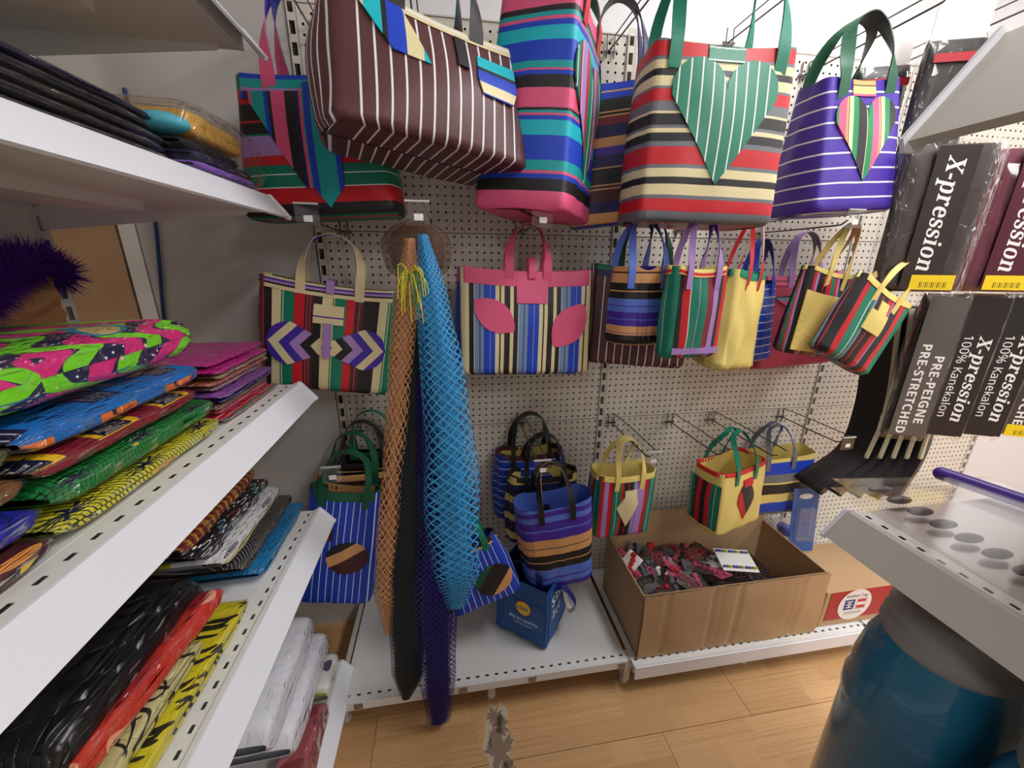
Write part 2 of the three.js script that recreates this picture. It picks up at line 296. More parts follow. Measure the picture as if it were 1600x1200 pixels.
function bagBody(o, inner = 0) {
  const S = bagShape(o), rows = 14, pos = [], uv = [], idx = [], nf = 12, ns = 6, nc = 3;
  const ring = (t, inset) => {
    const out = []; let u = 0;
    for (let side = 0; side < 4; side++) {
      const n = side % 2 ? ns : nf, len = side % 2 ? o.d : o.w;
      for (let i = 0; i <= n; i++) { const s = i / n * 2 - 1, p = S.pt(side, s, t); out.push([p[0], p[1], p[2], u + len * i / n]); }
      u += len;
      const p = S.pt(side, 1, t), q = S.pt((side + 1) % 4, -1, t), cx = side % 2 ? q[0] : q[0] - 0, cz = 0;
      // rounded corner between p and q
      const kx = side === 0 || side === 2 ? p[0] : q[0], kz = side === 0 || side === 2 ? q[2] : p[2];
      const ox = side === 0 || side === 2 ? q[0] : p[0], oz = side === 0 || side === 2 ? p[2] : q[2];
      for (let i = 1; i < nc; i++) { const an = i / nc * Math.PI / 2, sn = Math.sin(an), cs = Math.cos(an);
        let x, z; if (side % 2 === 0) { x = kx + (ox - kx) * sn; z = kz + (oz - kz) * cs; } else { x = kx + (ox - kx) * cs; z = kz + (oz - kz) * sn; }
        out.push([x, (p[1] + q[1]) / 2, z, u + 0.02 * i / nc]); }
      u += 0.02;
    }
    out.push([...out[0].slice(0, 3), u]);
    if (inset) for (const v of out) { v[0] *= 1 - inset / (o.w / 2); v[2] *= Math.max(0.05, 1 - inset / Math.max(0.01, S.b(t))); }
    return out;
  };
  const R = []; 
  if (!inner) { R.push([0, 1e9]); R.push([0, 0.01]); }
  for (let j = inner ? 1 : 0; j <= rows; j++) R.push([j / rows, inner]);
  let n = 0, m = 0;
  for (const [t, ins] of R) {
    const rg = ring(Math.max(t, 0), ins > 1 ? 0 : ins); n = rg.length;
    for (const v of rg) { const cen = ins > 1; let y = v[1]; if (!inner && t === 0 && ins > 0) y = -0.0 - (cen ? 0 : 0.004); if (!inner && t === 0 && ins === 0 && m === 2) y = 0.008; pos.push(v[0], y, cen ? v[2] * 0.02 : v[2]); uv.push(v[3] + (o.du ?? 0), (cen ? -0.05 : y) + (o.dv ?? 0)); }
    m++;
  }
  for (let j = 0; j < R.length - 1; j++) for (let i = 0; i < n - 1; i++) { const A = j * n + i, B = A + 1, C = A + n, D = C + 1; inner ? idx.push(A, D, B, A, C, D) : idx.push(A, B, D, A, D, C); }
  const g = new THREE.BufferGeometry(); g.setAttribute('position', new THREE.Float32BufferAttribute(pos, 3)); g.setAttribute('uv', new THREE.Float32BufferAttribute(uv, 2)); g.setIndex(idx); g.computeVertexNormals(); return g;
}
// band hugging the body between heights t0 and t1
function bagBand(o, t0, t1, off) {
  const S = bagShape(o), nf = 12, ns = 6, pts = t => { const out = []; let u = 0; for (let side = 0; side < 4; side++) { const n = side % 2 ? ns : nf, len = side % 2 ? o.d : o.w; for (let i = 0; i <= n; i++) { const p = S.pt(side, i / n * 2 - 1, t); out.push([p[0], p[1], p[2], u + len * i / n]); } u += len; } out.push([...out[0].slice(0, 3), u]); return out; };
  const A = pts(t0), B = pts(t1), n = A.length - 1, grow = (p, k) => { const l = Math.hypot(p[0] / o.w, p[2] / Math.max(o.d * 0.6, 0.02)) || 1; return [p[0] + k * Math.sign(p[0]) * Math.min(1, Math.abs(p[0]) / (o.w * 0.42)), p[1], p[2] + k * Math.sign(p[2]) * Math.min(1, Math.abs(p[2]) / 0.012)]; };
  const rows = [[A, off], [B, off], [B, -0.003], [A, -0.003]];
  return grid(n, 3, (s, t) => { const [ps, k] = rows[Math.round(t * 3)], q = ps[Math.round(s * n)], p = grow(q, k); const top = Math.round(t * 3) === 1 || Math.round(t * 3) === 2; return [p[0], p[1] + (top ? 0.0015 : 0), p[2], q[3] - o.w / 2, (top ? t1 : t0) * o.h]; });
}
// appliqué: outline in metres on the front panel, (0,0) = panel centre
function applique(o, outline, off = 0.003, side = 0) {
  const S = bagShape(o), W = side % 2 ? o.d : o.w;
  const flat = new THREE.ShapeGeometry(new THREE.Shape(outline.map(p => new THREE.Vector2(p[0], p[1])))).toNonIndexed(), F = flat.attributes.position;
  let tri = []; for (let i = 0; i < F.count; i += 3) tri.push([0, 1, 2].map(k => [F.getX(i + k), F.getY(i + k)]));
  for (let guard = 0; guard < 7; guard++) { const nx = []; let cut = false; for (const [a, b, c] of tri) { const e = [[a, b, c], [b, c, a], [c, a, b]].map(q => [Math.hypot(q[0][0] - q[1][0], q[0][1] - q[1][1]), q]).sort((p, q) => q[0] - p[0])[0]; if (e[0] > 0.022) { cut = true; const [p, q, r] = e[1], m = [(p[0] + q[0]) / 2, (p[1] + q[1]) / 2]; nx.push([p, m, r], [m, q, r]); } else nx.push([a, b, c]); } tri = nx; if (!cut) break; }
  const pos = [], uv = [], at = (x, y, k) => { const t = Math.max(0, Math.min(1, (y + o.h / 2) / o.h)), s = Math.max(-1, Math.min(1, x / (W / 2))), q = S.pt(side, s, t);
    if (side === 0) return [x, q[1], q[2] + k]; if (side === 1) return [q[0] + k, q[1], -x]; return [q[0] - k, q[1], x]; };
  const put = (x, y, k) => { pos.push(...at(x, y, k)); uv.push(x + 0.5, y + 0.5); };
  for (const t of tri) for (const p of t) put(p[0], p[1], off);
  for (let i = 0; i < outline.length; i++) { const p = outline[i], q = outline[(i + 1) % outline.length]; put(p[0], p[1], off); put(p[0], p[1], 0); put(q[0], q[1], 0); put(p[0], p[1], off); put(q[0], q[1], 0); put(q[0], q[1], off); }
  const g = new THREE.BufferGeometry(); g.setAttribute('position', new THREE.Float32BufferAttribute(pos, 3)); g.setAttribute('uv', new THREE.Float32BufferAttribute(uv, 2)); g.computeVertexNormals(); return g;
}
const heart = (w, h, cx = 0, cy = 0) => { const o = []; const pts = [[0, -0.5], [-0.5, 0.2]]; for (let i = 0; i <= 10; i++) { const a = Math.PI * (1.08 - i / 10 * 1.0); pts.push([-0.25 + Math.cos(a) * 0.25, 0.26 + Math.sin(a) * 0.24]); } pts.push([0, 0.24]); for (let i = 0; i <= 10; i++) { const a = Math.PI * (0.92 - i / 10 * 1.0); pts.push([0.25 + Math.cos(a) * 0.25, 0.26 + Math.sin(a) * 0.24]); } pts.push([0.5, 0.2]); for (const p of pts) o.push([cx + p[0] * w, cy + p[1] * h]); return o; };
const rect = (w, h, cx = 0, cy = 0, sk = 0) => [[cx - w / 2, cy - h / 2], [cx + w / 2, cy - h / 2], [cx + w / 2 + sk, cy + h / 2], [cx - w / 2 + sk, cy + h / 2]];
const disc = (w, h, cx = 0, cy = 0, rot = 0, a0 = 0, a1 = Math.PI * 2) => { const o = []; for (let i = 0; i < 28; i++) { const a = a0 + (a1 - a0) * i / 28; const x = Math.cos(a) * w / 2, y = Math.sin(a) * h / 2; o.push([cx + x * Math.cos(rot) - y * Math.sin(rot), cy + x * Math.sin(rot) + y * Math.cos(rot)]); } return o; };
const leaf = (w, h, cx, cy, rot) => { const o = []; for (let i = 0; i <= 14; i++) { const t = i / 14; o.push([w * (t - 0.5), h / 2 * Math.pow(Math.sin(Math.PI * t), 0.75)]); } for (let i = 13; i > 0; i--) { const t = i / 14; o.push([w * (t - 0.5), -h / 2 * Math.pow(Math.sin(Math.PI * t), 0.75)]); } return o.map(([x, y]) => [cx + x * Math.cos(rot) - y * Math.sin(rot), cy + x * Math.sin(rot) + y * Math.cos(rot)]); };
const poly = p => p;
// polygon clipped by half planes, used to cut an appliqué into colour fields
function clip(poly, nx, ny, c) { const out = []; for (let i = 0; i < poly.length; i++) { const p = poly[i], q = poly[(i + 1) % poly.length], a = p[0] * nx + p[1] * ny - c, b = q[0] * nx + q[1] * ny - c; if (a >= 0) out.push(p); if (a * b < 0) { const k = a / (a - b); out.push([p[0] + (q[0] - p[0]) * k, p[1] + (q[1] - p[1]) * k]); } } return out; }

function handle(o, S, front, out, inn, parent, hd) {
  const sgn = front ? 1 : -1, off = hd.off ?? o.w * 0.2, zt = S.b(1) * sgn, h = o.h, L = hd.len, lean = hd.lean ?? 0, az = (hd.apexZ ?? 0.25) * zt, sx = hd.apexX ?? 0;
  const pts = [V(-off, h - (hd.down ?? 0.06), zt + sgn * 0.006), V(-off, h, zt + sgn * 0.006), V(-off * 0.96 + sx * 0.3, h + L * 0.42, zt * 0.8 + lean * 0.3), V(-off * 0.62 + sx * 0.8, h + L * 0.86, az + lean * 0.8), V(sx, h + L, az + lean), V(off * 0.62 + sx * 0.8, h + L * 0.86, az + lean * 0.8), V(off * 0.96 + sx * 0.3, h + L * 0.42, zt * 0.8 + lean * 0.3), V(off, h, zt + sgn * 0.006), V(off, h - (hd.down ?? 0.06), zt + sgn * 0.006)];
  const X = V(1, 0, 0), Z = V(0, 0, 1), M = V(0.7, 0, 0.7), M2 = V(-0.7, 0, 0.7), nX = V(-1, 0, 0);
  const dirs = [X, X, M, Z, Z, Z, M2, nX, nX];
  const g = twoTone(ribbon(pts, dirs, hd.width ?? 0.024, 0.003, 40), K[inn], K[out]);
  return part('handle', g, strapMat, parent);
}
// quad = pixel corners of the front panel [tl, tr, br, bl]; z = plane of the front panel
function bag(name, label, o, group) {
  let pos, roll = o.roll ?? 0;
  if (o.quad) {
    const [tl, tr, br, bl] = o.quad.map(p => px(p[0], p[1], 'z', o.z)), cosy = Math.cos(o.yaw ?? 0);
    const tm = tl.clone().add(tr).multiplyScalar(0.5), bm = bl.clone().add(br).multiplyScalar(0.5), up = tm.clone().sub(bm);
    o.h = o.h ?? up.length(); o.w = o.w ?? (tl.distanceTo(tr) + bl.distanceTo(br)) / 2 / cosy; o.wt = o.wt ?? tl.distanceTo(tr) / ((tl.distanceTo(tr) + bl.distanceTo(br)) / 2);
    roll = o.roll ?? Math.atan2(-up.x, up.y); pos = bm.clone(); o.d = o.d ?? o.w * 0.35; pos.z -= o.d / 2 * cosy; pos.x -= Math.sin(o.yaw ?? 0) * o.d / 2;
  } else pos = o.pos;
  if (Array.isArray(o.body) && o.body[1] === 'v' && o.body[0].length > 6) { const L = o.body[0].reduce((s, q) => s + q[1], 0), k = (o.h + 0.004) / L; o.body = [o.body[0].map(([n, l]) => [n, l * k]), 'v']; }
  const t = thing(name, label, 'bag', [pos.x, pos.y, pos.z], group);
  t.rotation.set(o.pitch ?? 0, o.yaw ?? 0, roll, 'ZYX'); t.rotation.order = 'ZXY';
  const S = bagShape(o);
  part('body', bagBody(o), mat(o.body), t);
  part('lining', bagBody(o, 0.003), plain(o.lining ?? 'black'), t);
  if (o.hem) part('hem', bagBand(o, 1 - o.hem[1] / o.h, 1, 0.002), mat(o.hem[0]), t);
  if (o.hem2) part('hem', bagBand(o, 1 - (o.hem[1] + o.hem2[1]) / o.h, 1 - o.hem[1] / o.h, 0.0015), mat(o.hem2[0]), t);
  if (o.handles) for (const f of [1, 0]) handle(o, S, f, o.handles.out, o.handles.inn ?? o.handles.out, t, { ...o.handles, ...(f ? {} : o.handles.back ?? {}) });
  for (const p of o.patches ?? []) part(p.name ?? 'patch', applique(o, p.shape, p.off ?? 0.003, p.side ?? 0), mat(p.mat), t, p.label);
  if (o.tab) { const tb = o.tab, zt = S.b(1), y = o.h; // closing strap over the mouth
    part('strap', twoTone(ribbon([V(tb.x ?? 0, y - 0.02, -zt), V(tb.x ?? 0, y + tb.rise, -zt * 0.4), V(tb.x ?? 0, y + tb.rise, zt * 0.5), V(tb.x ?? 0, y + 0.004, zt + 0.008), V(tb.x ?? 0, y - tb.len, zt + 0.012)], [V(1, 0, 0), V(1, 0, 0), V(1, 0, 0), V(1, 0, 0), V(1, 0, 0)], tb.width, 0.003), K[tb.col], K[tb.col]), strapMat, t); }
  return t;
}
// ---- upper row
const T5stripe = [['grey', 0.03], ['red', 0.04], ['grey', 0.012], ['cream', 0.035], ['black', 0.022], ['cream', 0.028], ['grey', 0.012], ['red', 0.055], ['grey', 0.016], ['black', 0.026], ['cream', 0.014], ['grey', 0.01], ['black', 0.034], ['cream', 0.008], ['grey', 0.03], ['red', 0.036], ['grey', 0.008], ['cream', 0.03], ['black', 0.02], ['cream', 0.026], ['grey', 0.01], ['red', 0.042], ['grey', 0.012]];
bag('woven_tote', 'large red, grey and cream striped tote with a green striped heart', { quad: [[1040, 45], [1256, 68], [1200, 348], [1000, 345]], z: 0.42, d: 0.2, dt: 0.75, yaw: -0.1, body: [T5stripe, 'v'], lining: 'grey', bulge: 0.02, handles: { out: 'green', inn: 'dgreen', len: 0.26, off: 0.13, width: 0.03, lean: -0.02 },
  patches: [{ name: 'heart', shape: heart(0.26, 0.28, 0.0, 0.03), mat: [[['green', 0.024], ['white', 0.0035]], 'u'] }, { name: 'closing_tab', shape: rect(0.09, 0.075, -0.005, 0.2), mat: [[['green', 0.026], ['white', 0.003]], 'v'] }] }, 'totes in the upper row');
bag('woven_tote', 'purple tote with thin white stripes and a multicoloured striped heart', { quad: [[1268, 112], [1392, 122], [1407, 327], [1266, 332]], z: 0.36, d: 0.2, dt: 0.55, yaw: 0.02, roll: 0.06, body: [[['violet', 0.034], ['white', 0.0045]], 'v'], lining: 'violet', handles: { out: 'dgreen', inn: 'black', len: 0.16, off: 0.075, width: 0.032, apexX: 0.02 },
  patches: [{ name: 'heart', shape: heart(0.19, 0.22, 0.0, 0.02), mat: [[['pink', 0.022], ['peach', 0.006], ['black', 0.002], ['cream', 0.012], ['emerald', 0.016], ['black', 0.025], ['cream', 0.002], ['emerald', 0.018]], 'u'] }, { name: 'closing_tab', shape: rect(0.075, 0.05, -0.01, 0.155), mat: [[['yellow', 0.02], ['black', 0.003], ['peach', 0.02], ['pink', 0.01]], 'v'] }] }, 'totes in the upper row');
bag('woven_tote', 'pink, turquoise and blue striped tote turned sideways with a striped heart', { quad: [[875, 85], [945, 135], [930, 368], [875, 300]], z: 0.29, w: 0.27, h: 0.47, d: 0.26, dt: 0.75, wt: 0.9, yaw: 1.0, roll: -0.09, body: [[['pink', 0.045], ['black', 0.03], ['blue', 0.012], ['pink', 0.008], ['teal', 0.025], ['blue', 0.058], ['cyan', 0.035], ['blue', 0.01], ['pink', 0.006], ['teal', 0.006], ['black', 0.006], ['pink', 0.045], ['black', 0.028], ['blue', 0.01], ['pink', 0.005], ['teal', 0.016], ['blue', 0.045], ['cyan', 0.03], ['blue', 0.012], ['pink', 0.008], ['teal', 0.01], ['black', 0.012], ['pink', 0.05]], 'v'], lining: 'wine', handles: { out: 'red', inn: 'green', len: 0.13, off: 0.07, width: 0.03, back: { out: 'wine' } },
  patches: [{ name: 'heart', shape: heart(0.24, 0.3, 0, 0.0), mat: [[['lilac', 0.03], ['red', 0.016], ['green', 0.028], ['white', 0.004], ['green', 0.012], ['wine', 0.012], ['white', 0.003]], 'u'] }] }, 'totes in the upper row');
bag('woven_tote', 'dark navy and orange striped tote hidden behind the red striped one', { quad: [[940, 108], [1010, 112], [1010, 345], [943, 345]], z: 0.2, w: 0.32, d: 0.16, yaw: -0.25, body: [[['peach', 0.03], ['navy', 0.03], ['maroon', 0.03], ['peach', 0.004], ['maroon', 0.006], ['peach', 0.004], ['black', 0.04], ['peach', 0.004], ['navy', 0.03], ['violet', 0.02], ['peach', 0.024], ['navy', 0.03], ['wine', 0.02], ['peach', 0.004], ['black', 0.006], ['peach', 0.004], ['black', 0.03], ['blue', 0.016], ['peach', 0.004], ['blue', 0.03]], 'v'], lining: 'navy', handles: { out: 'navy', inn: 'black', len: 0.2, off: 0.07 } }, 'totes in the upper row');
const stripeBrown = [[['brown', 0.0285], ['white', 0.005]], 'u'];
bag('woven_tote', 'large dark brown tote with white upright stripes and blue and cream patches', { pos: V(0.362, 1.742, 0.335), w: 0.45, h: 0.27, d: 0.22, dt: 0.5, yaw: 0.36, roll: -0.07, pitch: -0.12, body: stripeBrown, lining: 'navy', bulge: 0.03, r: 0.03, handles: { out: 'black', inn: 'cyan', len: 0.2, off: 0.09, width: 0.034 },
  hem: [[[['white', 0.006], ['cream', 0.014]], 'v'], 0.02],
  patches: [{ name: 'pocket_patch', shape: [[0.08, 0.03], [0.092, -0.005], [0.175, -0.005], [0.188, 0.03], [0.182, 0.085], [0.085, 0.085]], mat: [[['blue', 0.008], ['cream', 0.024], ['blue', 0.028], ['black', 0.008], ['cyan', 0.03]], 'v'] },
    { name: 'shoulder_patch', shape: [[-0.19, 0.132], [-0.105, 0.02], [-0.03, 0.015], [-0.085, 0.132]], mat: [[['cyan', 0.034], ['black', 0.01], ['blue', 0.036], ['cream', 0.034]], 'u'] },
    { name: 'closing_tab', shape: rect(0.026, 0.075, 0.045, 0.075), mat: 'black', off: 0.006 }] }, 'totes in the upper row');
bag('woven_tote', 'lilac, blue, pink and green tote with a blue pointed patch beside the brown one', { quad: [[372, 85], [540, 112], [600, 335], [395, 335]], z: 0.24, w: 0.4, d: 0.16, dt: 0.5, yaw: -0.12, body: [[['black', 0.03], ['red', 0.04], ['white', 0.003], ['green', 0.03], ['white', 0.003], ['green', 0.022], ['red', 0.024], ['lilac', 0.05], ['green', 0.005], ['black', 0.028], ['red', 0.005], ['black', 0.04], ['red', 0.036], ['green', 0.04]], 'v'], lining: 'green', handles: { out: 'pink', inn: 'blue', len: 0.2, off: 0.08, width: 0.035 },
  hem: [[[['teal', 0.02], ['blue', 0.03], ['lilac', 0.01]], 'v'], 0.055],
  patches: [{ name: 'side_patch', shape: [[-0.15, 0.13], [-0.02, -0.1], [0.0, -0.1], [0.0, 0.13]], mat: [[['teal', 0.03], ['blue', 0.01], ['black', 0.008], ['pink', 0.034], ['black', 0.024], ['navy', 0.01], ['pink', 0.008]], 'u'] }, { name: 'pointed_patch', shape: [[0.0, 0.15], [0.0, -0.1], [0.035, -0.15], [0.075, -0.1], [0.09, 0.15]], mat: [[['teal', 0.018], ['blue', 0.03], ['teal', 0.03]], 'u'], off: 0.005 }] }, 'totes in the upper row');
// ---- middle row
bag('woven_tote', 'green, red and black striped tote with a purple chevron bow', { quad: [[396, 440], [622, 447], [600, 612], [412, 606]], z: 0.22, d: 0.13, dt: 0.35, yaw: 0.05, body: [[['black', 0.017], ['cream', 0.026], ['green', 0.004], ['cream', 0.003], ['green', 0.03], ['red', 0.03], ['maroon', 0.006], ['rose', 0.003], ['maroon', 0.006], ['rose', 0.003], ['maroon', 0.01], ['black', 0.022], ['cream', 0.03], ['dgreen', 0.003], ['cream', 0.003], ['green', 0.034], ['red', 0.026], ['maroon', 0.012], ['rose', 0.003], ['maroon', 0.012], ['black', 0.028]], 'u'], lining: 'black', hem: [[[['cream', 0.02], ['black', 0.005], ['lilac', 0.006], ['violet', 0.005], ['cream', 0.003]], 'v'], 0.032], handles: { out: 'cream', inn: 'violet', len: 0.135, off: 0.08, width: 0.026 },
  patches: [-1, 1].flatMap(s => { const L = []; for (let i = 0; i <= 18; i++) { const t = i / 18, hh = t < 0.6 ? 0.016 + 0.046 * t / 0.6 : 0.062 * Math.sqrt(Math.max(0, 1 - Math.pow((t - 0.6) / 0.4, 2))); L.push([s * 0.165 * t, -0.022 + hh]); } for (let i = 17; i >= 0; i--) L.push([L[i][0], -0.044 - L[i][1]]); if (s < 0) L.reverse(); const cols = ['violet', 'cream', 'black', 'lilac', 'violet', 'cream', 'violet']; const out = []; for (let k = 0; k < 7; k++) for (const q of [1, -1]) { let c = clip(L, 0, q, q * -0.022); const nx = s * 0.75, ny = q * 0.66, b0 = -0.01 + k * 0.0215; c = clip(c, nx, ny, b0 + ny * -0.022); c = clip(c, -nx, -ny, -(b0 + 0.0215 + ny * -0.022)); if (c.length > 2) out.push({ name: 'bow_stripe', shape: c, mat: cols[k] }); } return out; }).concat([{ name: 'closing_tab', shape: rect(0.082, 0.055, 0.0, 0.075), mat: [[['cream', 0.016], ['violet', 0.004], ['cream', 0.035]], 'v'], off: 0.005 }, { name: 'pointed_strap', shape: [[-0.011, 0.05], [-0.011, -0.05], [0, -0.056], [0.011, -0.05], [0.011, 0.05]], mat: 'lilac', off: 0.008 }]), tab: { x: 0, rise: 0.008, len: 0.03, width: 0.022, col: 'lilac' } }, 'totes in the middle row');
const pinkStripe = [['cream', 0.012], ['black', 0.016], ['white', 0.002], ['sky', 0.017], ['navy', 0.003], ['sky', 0.012], ['blue', 0.02], ['sky', 0.003], ['blue', 0.016], ['cream', 0.014], ['black', 0.005], ['cream', 0.012], ['black', 0.02]];
bag('woven_tote', 'blue, black and cream striped tote with pink top band and two pink leaves', { quad: [[717, 412], [935, 428], [920, 588], [718, 580]], z: 0.22, d: 0.12, dt: 0.4, body: [pinkStripe, 'u'], lining: 'rose', hem: ['pink', 0.045], handles: { out: 'pink', inn: 'rose', len: 0.13, off: 0.06, width: 0.026 },
  patches: [{ name: 'leaf', shape: leaf(0.155, 0.095, -0.105, 0.025, -0.62), mat: 'pink' }, { name: 'leaf', shape: leaf(0.165, 0.105, 0.135, -0.005, 0.95), mat: 'pink' }, { name: 'closing_tab', shape: rect(0.098, 0.075, 0.012, 0.105), mat: 'pink', off: 0.004 }], tab: { x: 0.012, rise: 0.03, len: 0.03, width: 0.024, col: 'pink' } }, 'totes in the middle row');
bag('woven_tote', 'dark brown white-striped tote with a green hem in the middle row', { quad: [[938, 403], [1075, 425], [1050, 580], [925, 560]], z: 0.19, w: 0.33, d: 0.1, dt: 0.4, yaw: -0.35, body: [[['brown', 0.026], ['white', 0.004]], 'u'], lining: 'navy', hem: ['green', 0.016], hem2: ['navy', 0.02], handles: { out: 'dgreen', inn: 'navy', len: 0.14, off: 0.075, width: 0.026 } }, 'totes in the middle row');
bag('woven_tote', 'small round peach, black and periwinkle striped bag', { quad: [[975, 408], [1058, 425], [1050, 548], [957, 528]], z: 0.36, w: 0.17, d: 0.14, dt: 0.8, r: 0.065, bulge: 0.006, body: [[['black', 0.03], ['peach', 0.006], ['violet', 0.002], ['peach', 0.022], ['violet', 0.02], ['peri', 0.003], ['violet', 0.022], ['peri', 0.018], ['violet', 0.003], ['peri', 0.022], ['black', 0.022], ['peach', 0.004], ['black', 0.024], ['peach', 0.03], ['maroon', 0.005], ['peach', 0.02]], 'v'], lining: 'violet', handles: { out: 'peri', inn: 'navy', len: 0.13, off: 0.05, width: 0.02 } }, 'totes in the middle row');
bag('woven_tote', 'small red, green and lilac striped bag with lilac handles', { quad: [[1056, 412], [1150, 420], [1122, 565], [1040, 550]], z: 0.42, d: 0.07, dt: 0.8, yaw: 0.1, body: [[['black', 0.016], ['red', 0.026], ['white', 0.003], ['green', 0.03], ['lilac', 0.003], ['green', 0.03], ['wine', 0.028], ['lilac', 0.02]], 'u'], lining: 'yellow', hem: [[[['yellow', 0.012], ['red', 0.008]], 'v'], 0.02], handles: { out: 'lilac', inn: 'violet', len: 0.13, off: 0.045, width: 0.017 }, patches: [{ name: 'base_band', shape: rect(0.15, 0.018, 0, -0.105), mat: 'lilac' }] }, 'totes in the middle row');
bag('woven_tote', 'plain yellow bag with a green hem hanging in front of the blue striped one', { quad: [[1152, 416], [1228, 430], [1195, 577], [1108, 575]], z: 0.33, w: 0.17, d: 0.11, dt: 0.6, yaw: 0.35, wob: 0.02, body: 'yellow', lining: 'yellow', hem: ['green', 0.02], handles: { out: 'red', inn: 'white', len: 0.16, off: 0.03, width: 0.012 } }, 'totes in the middle row');
bag('woven_tote', 'small blue bag with level white stripes and blue handles', { quad: [[1168, 438], [1236, 444], [1212, 566], [1150, 562]], z: 0.2, w: 0.16, d: 0.09, yaw: 0.25, body: [[['blue', 0.025], ['white', 0.003]], 'v'], lining: 'navy', handles: { out: 'blue', inn: 'navy', len: 0.14, off: 0.045, width: 0.016 } }, 'totes in the middle row');
bag('woven_tote', 'pink tote with black and cream slanting stripes behind the yellow bags', { quad: [[1205, 425], [1330, 432], [1300, 572], [1185, 570]], z: 0.11, d: 0.1, dt: 0.4, body: 'rose', lining: 'black', hem: [[[['pink', 0.02], ['black', 0.004]], 'v'], 0.03], handles: { out: 'lilac', inn: 'grey', len: 0.15, off: 0.06, width: 0.022 }, patches: [{ name: 'slanted_stripes', shape: [[-0.12, 0.1], [0.06, -0.03], [0.1, -0.03], [0.1, 0.02], [-0.03, 0.11]], mat: [[['black', 0.012], ['cream', 0.006], ['black', 0.01], ['pink', 0.02], ['sky', 0.012]], 'v'] }] }, 'totes in the middle row');
bag('woven_tote', 'tilted bag with a plain yellow panel over red, black and lilac stripes', { quad: [[1272, 418], [1362, 428], [1300, 562], [1235, 548]], z: 0.32, d: 0.08, dt: 0.6, yaw: 0.1, body: [[['red', 0.012], ['lilac', 0.01], ['black', 0.022], ['red', 0.004], ['black', 0.012], ['red', 0.02], ['green', 0.018]], 'u'], lining: 'red', hem: ['yellow', 0.012], handles: { out: 'yellow', inn: 'peach', len: 0.15, off: 0.035, width: 0.016, apexX: 0.03 }, patches: [{ name: 'panel', shape: rect(0.165, 0.19, -0.02, -0.03), mat: 'yellow' }] }, 'totes in the middle row');
bag('woven_tote', 'tilted green, red and black striped bag with a small square yellow patch', { quad: [[1352, 447], [1450, 460], [1362, 575], [1282, 560]], z: 0.43, d: 0.07, dt: 0.6, body: [[['red', 0.02], ['green', 0.026], ['white', 0.003], ['green', 0.014], ['lilac', 0.006], ['black', 0.02], ['red', 0.004], ['black', 0.024], ['red', 0.024], ['lilac', 0.006], ['black', 0.03]], 'u'], lining: 'maroon', hem: ['yellow', 0.016], handles: { out: 'yellow', inn: 'peach', len: 0.13, off: 0.045, width: 0.016, apexX: 0.06 }, patches: [{ name: 'square_patch', shape: rect(0.07, 0.065, -0.005, 0.02), mat: 'yellow', off: 0.004 }, { name: 'closing_tab', shape: rect(0.035, 0.035, 0.0, 0.07), mat: 'yellow' }] }, 'totes in the middle row');
// ---- lower row
const blueWhite = [[['blue', 0.024], ['white', 0.003]], 'u'];
function discPatch(cx, cy, r, cols, ang) { const D = disc(2 * r, 1.85 * r, cx, cy); const out = []; const n = [Math.cos(ang), Math.sin(ang)], m = [-n[1], n[0]], c = cx * n[0] + cy * n[1], e = cx * m[0] + cy * m[1];
  out.push({ name: 'disc_field', shape: clip(clip(D, m[0], m[1], e), m[0], m[1], e + r * 0.55), mat: cols[0] }); out.push({ name: 'disc_field', shape: clip(clip(D, m[0], m[1], e), -m[0], -m[1], -(e + r * 0.55)), mat: cols[1] });
  out.push({ name: 'disc_field', shape: clip(clip(D, -m[0], -m[1], -e), -m[0], -m[1], -(e - r * 0.45)), mat: cols[3] }); out.push({ name: 'disc_field', shape: clip(clip(D, -m[0], -m[1], -e), m[0], m[1], e - r * 0.45), mat: cols[2] }); return out.filter(p => p.shape.length > 2); }
bag('woven_tote', 'blue white-striped bag with a green hem and brown and tan disc patch', { quad: [[478, 772], [592, 775], [580, 940], [462, 948]], z: 0.26, d: 0.1, dt: 0.5, yaw: 0.0, body: blueWhite, lining: 'peach', hem: ['dgreen', 0.03], handles: { out: 'dgreen', inn: 'maroon', len: 0.13, off: 0.07, width: 0.022 }, patches: [...discPatch(0.03, -0.02, 0.068, ['black', 'peach', 'maroon', 'maroon'], 0.6), { name: 'closing_tab', shape: rect(0.065, 0.09, -0.055, 0.09), mat: 'maroon' }] }, 'bags in the lower row');
for (const [k, c, c2] of [[0, 'dgreen', 'black'], [1, 'black', 'maroon'], [2, 'green', 'white']]) bag('woven_tote', ['dark lined bag with green handles right behind the brown-disc bag', 'dark bag with black handles in the middle of the stack behind the brown-disc bag', 'dark bag with green and white handles nearest the wall behind the brown-disc bag'][k], { pos: V(0.055 + k * 0.025, 0.5 + k * 0.02, 0.13 - k * 0.045), w: 0.25, h: 0.3, d: 0.045, dt: 0.6, body: ['maroon', 'black', 'dgreen'][k], lining: 'black', hem: [['peach', 'black', 'dgreen'][k], 0.02], handles: { out: c, inn: c2, len: 0.15, off: 0.07, width: 0.02 } }, 'bags in the lower row');
bag('woven_tote', 'blue white-striped bag with a green, black and tan disc patch', { quad: [[695, 815], [806, 785], [835, 918], [690, 975]], z: 0.34, w: 0.25, h: 0.26, d: 0.08, dt: 0.5, yaw: 0.1, roll: 0.27, body: blueWhite, lining: 'blue', hem: ['black', 0.02], hem2: ['peach', 0.008], handles: { out: 'green', inn: 'maroon', len: 0.13, off: 0.06, width: 0.022, apexX: -0.02 }, patches: discPatch(0.05, -0.03, 0.066, ['dgreen', 'black', 'black', 'peach'], 0.75) }, 'bags in the lower row');
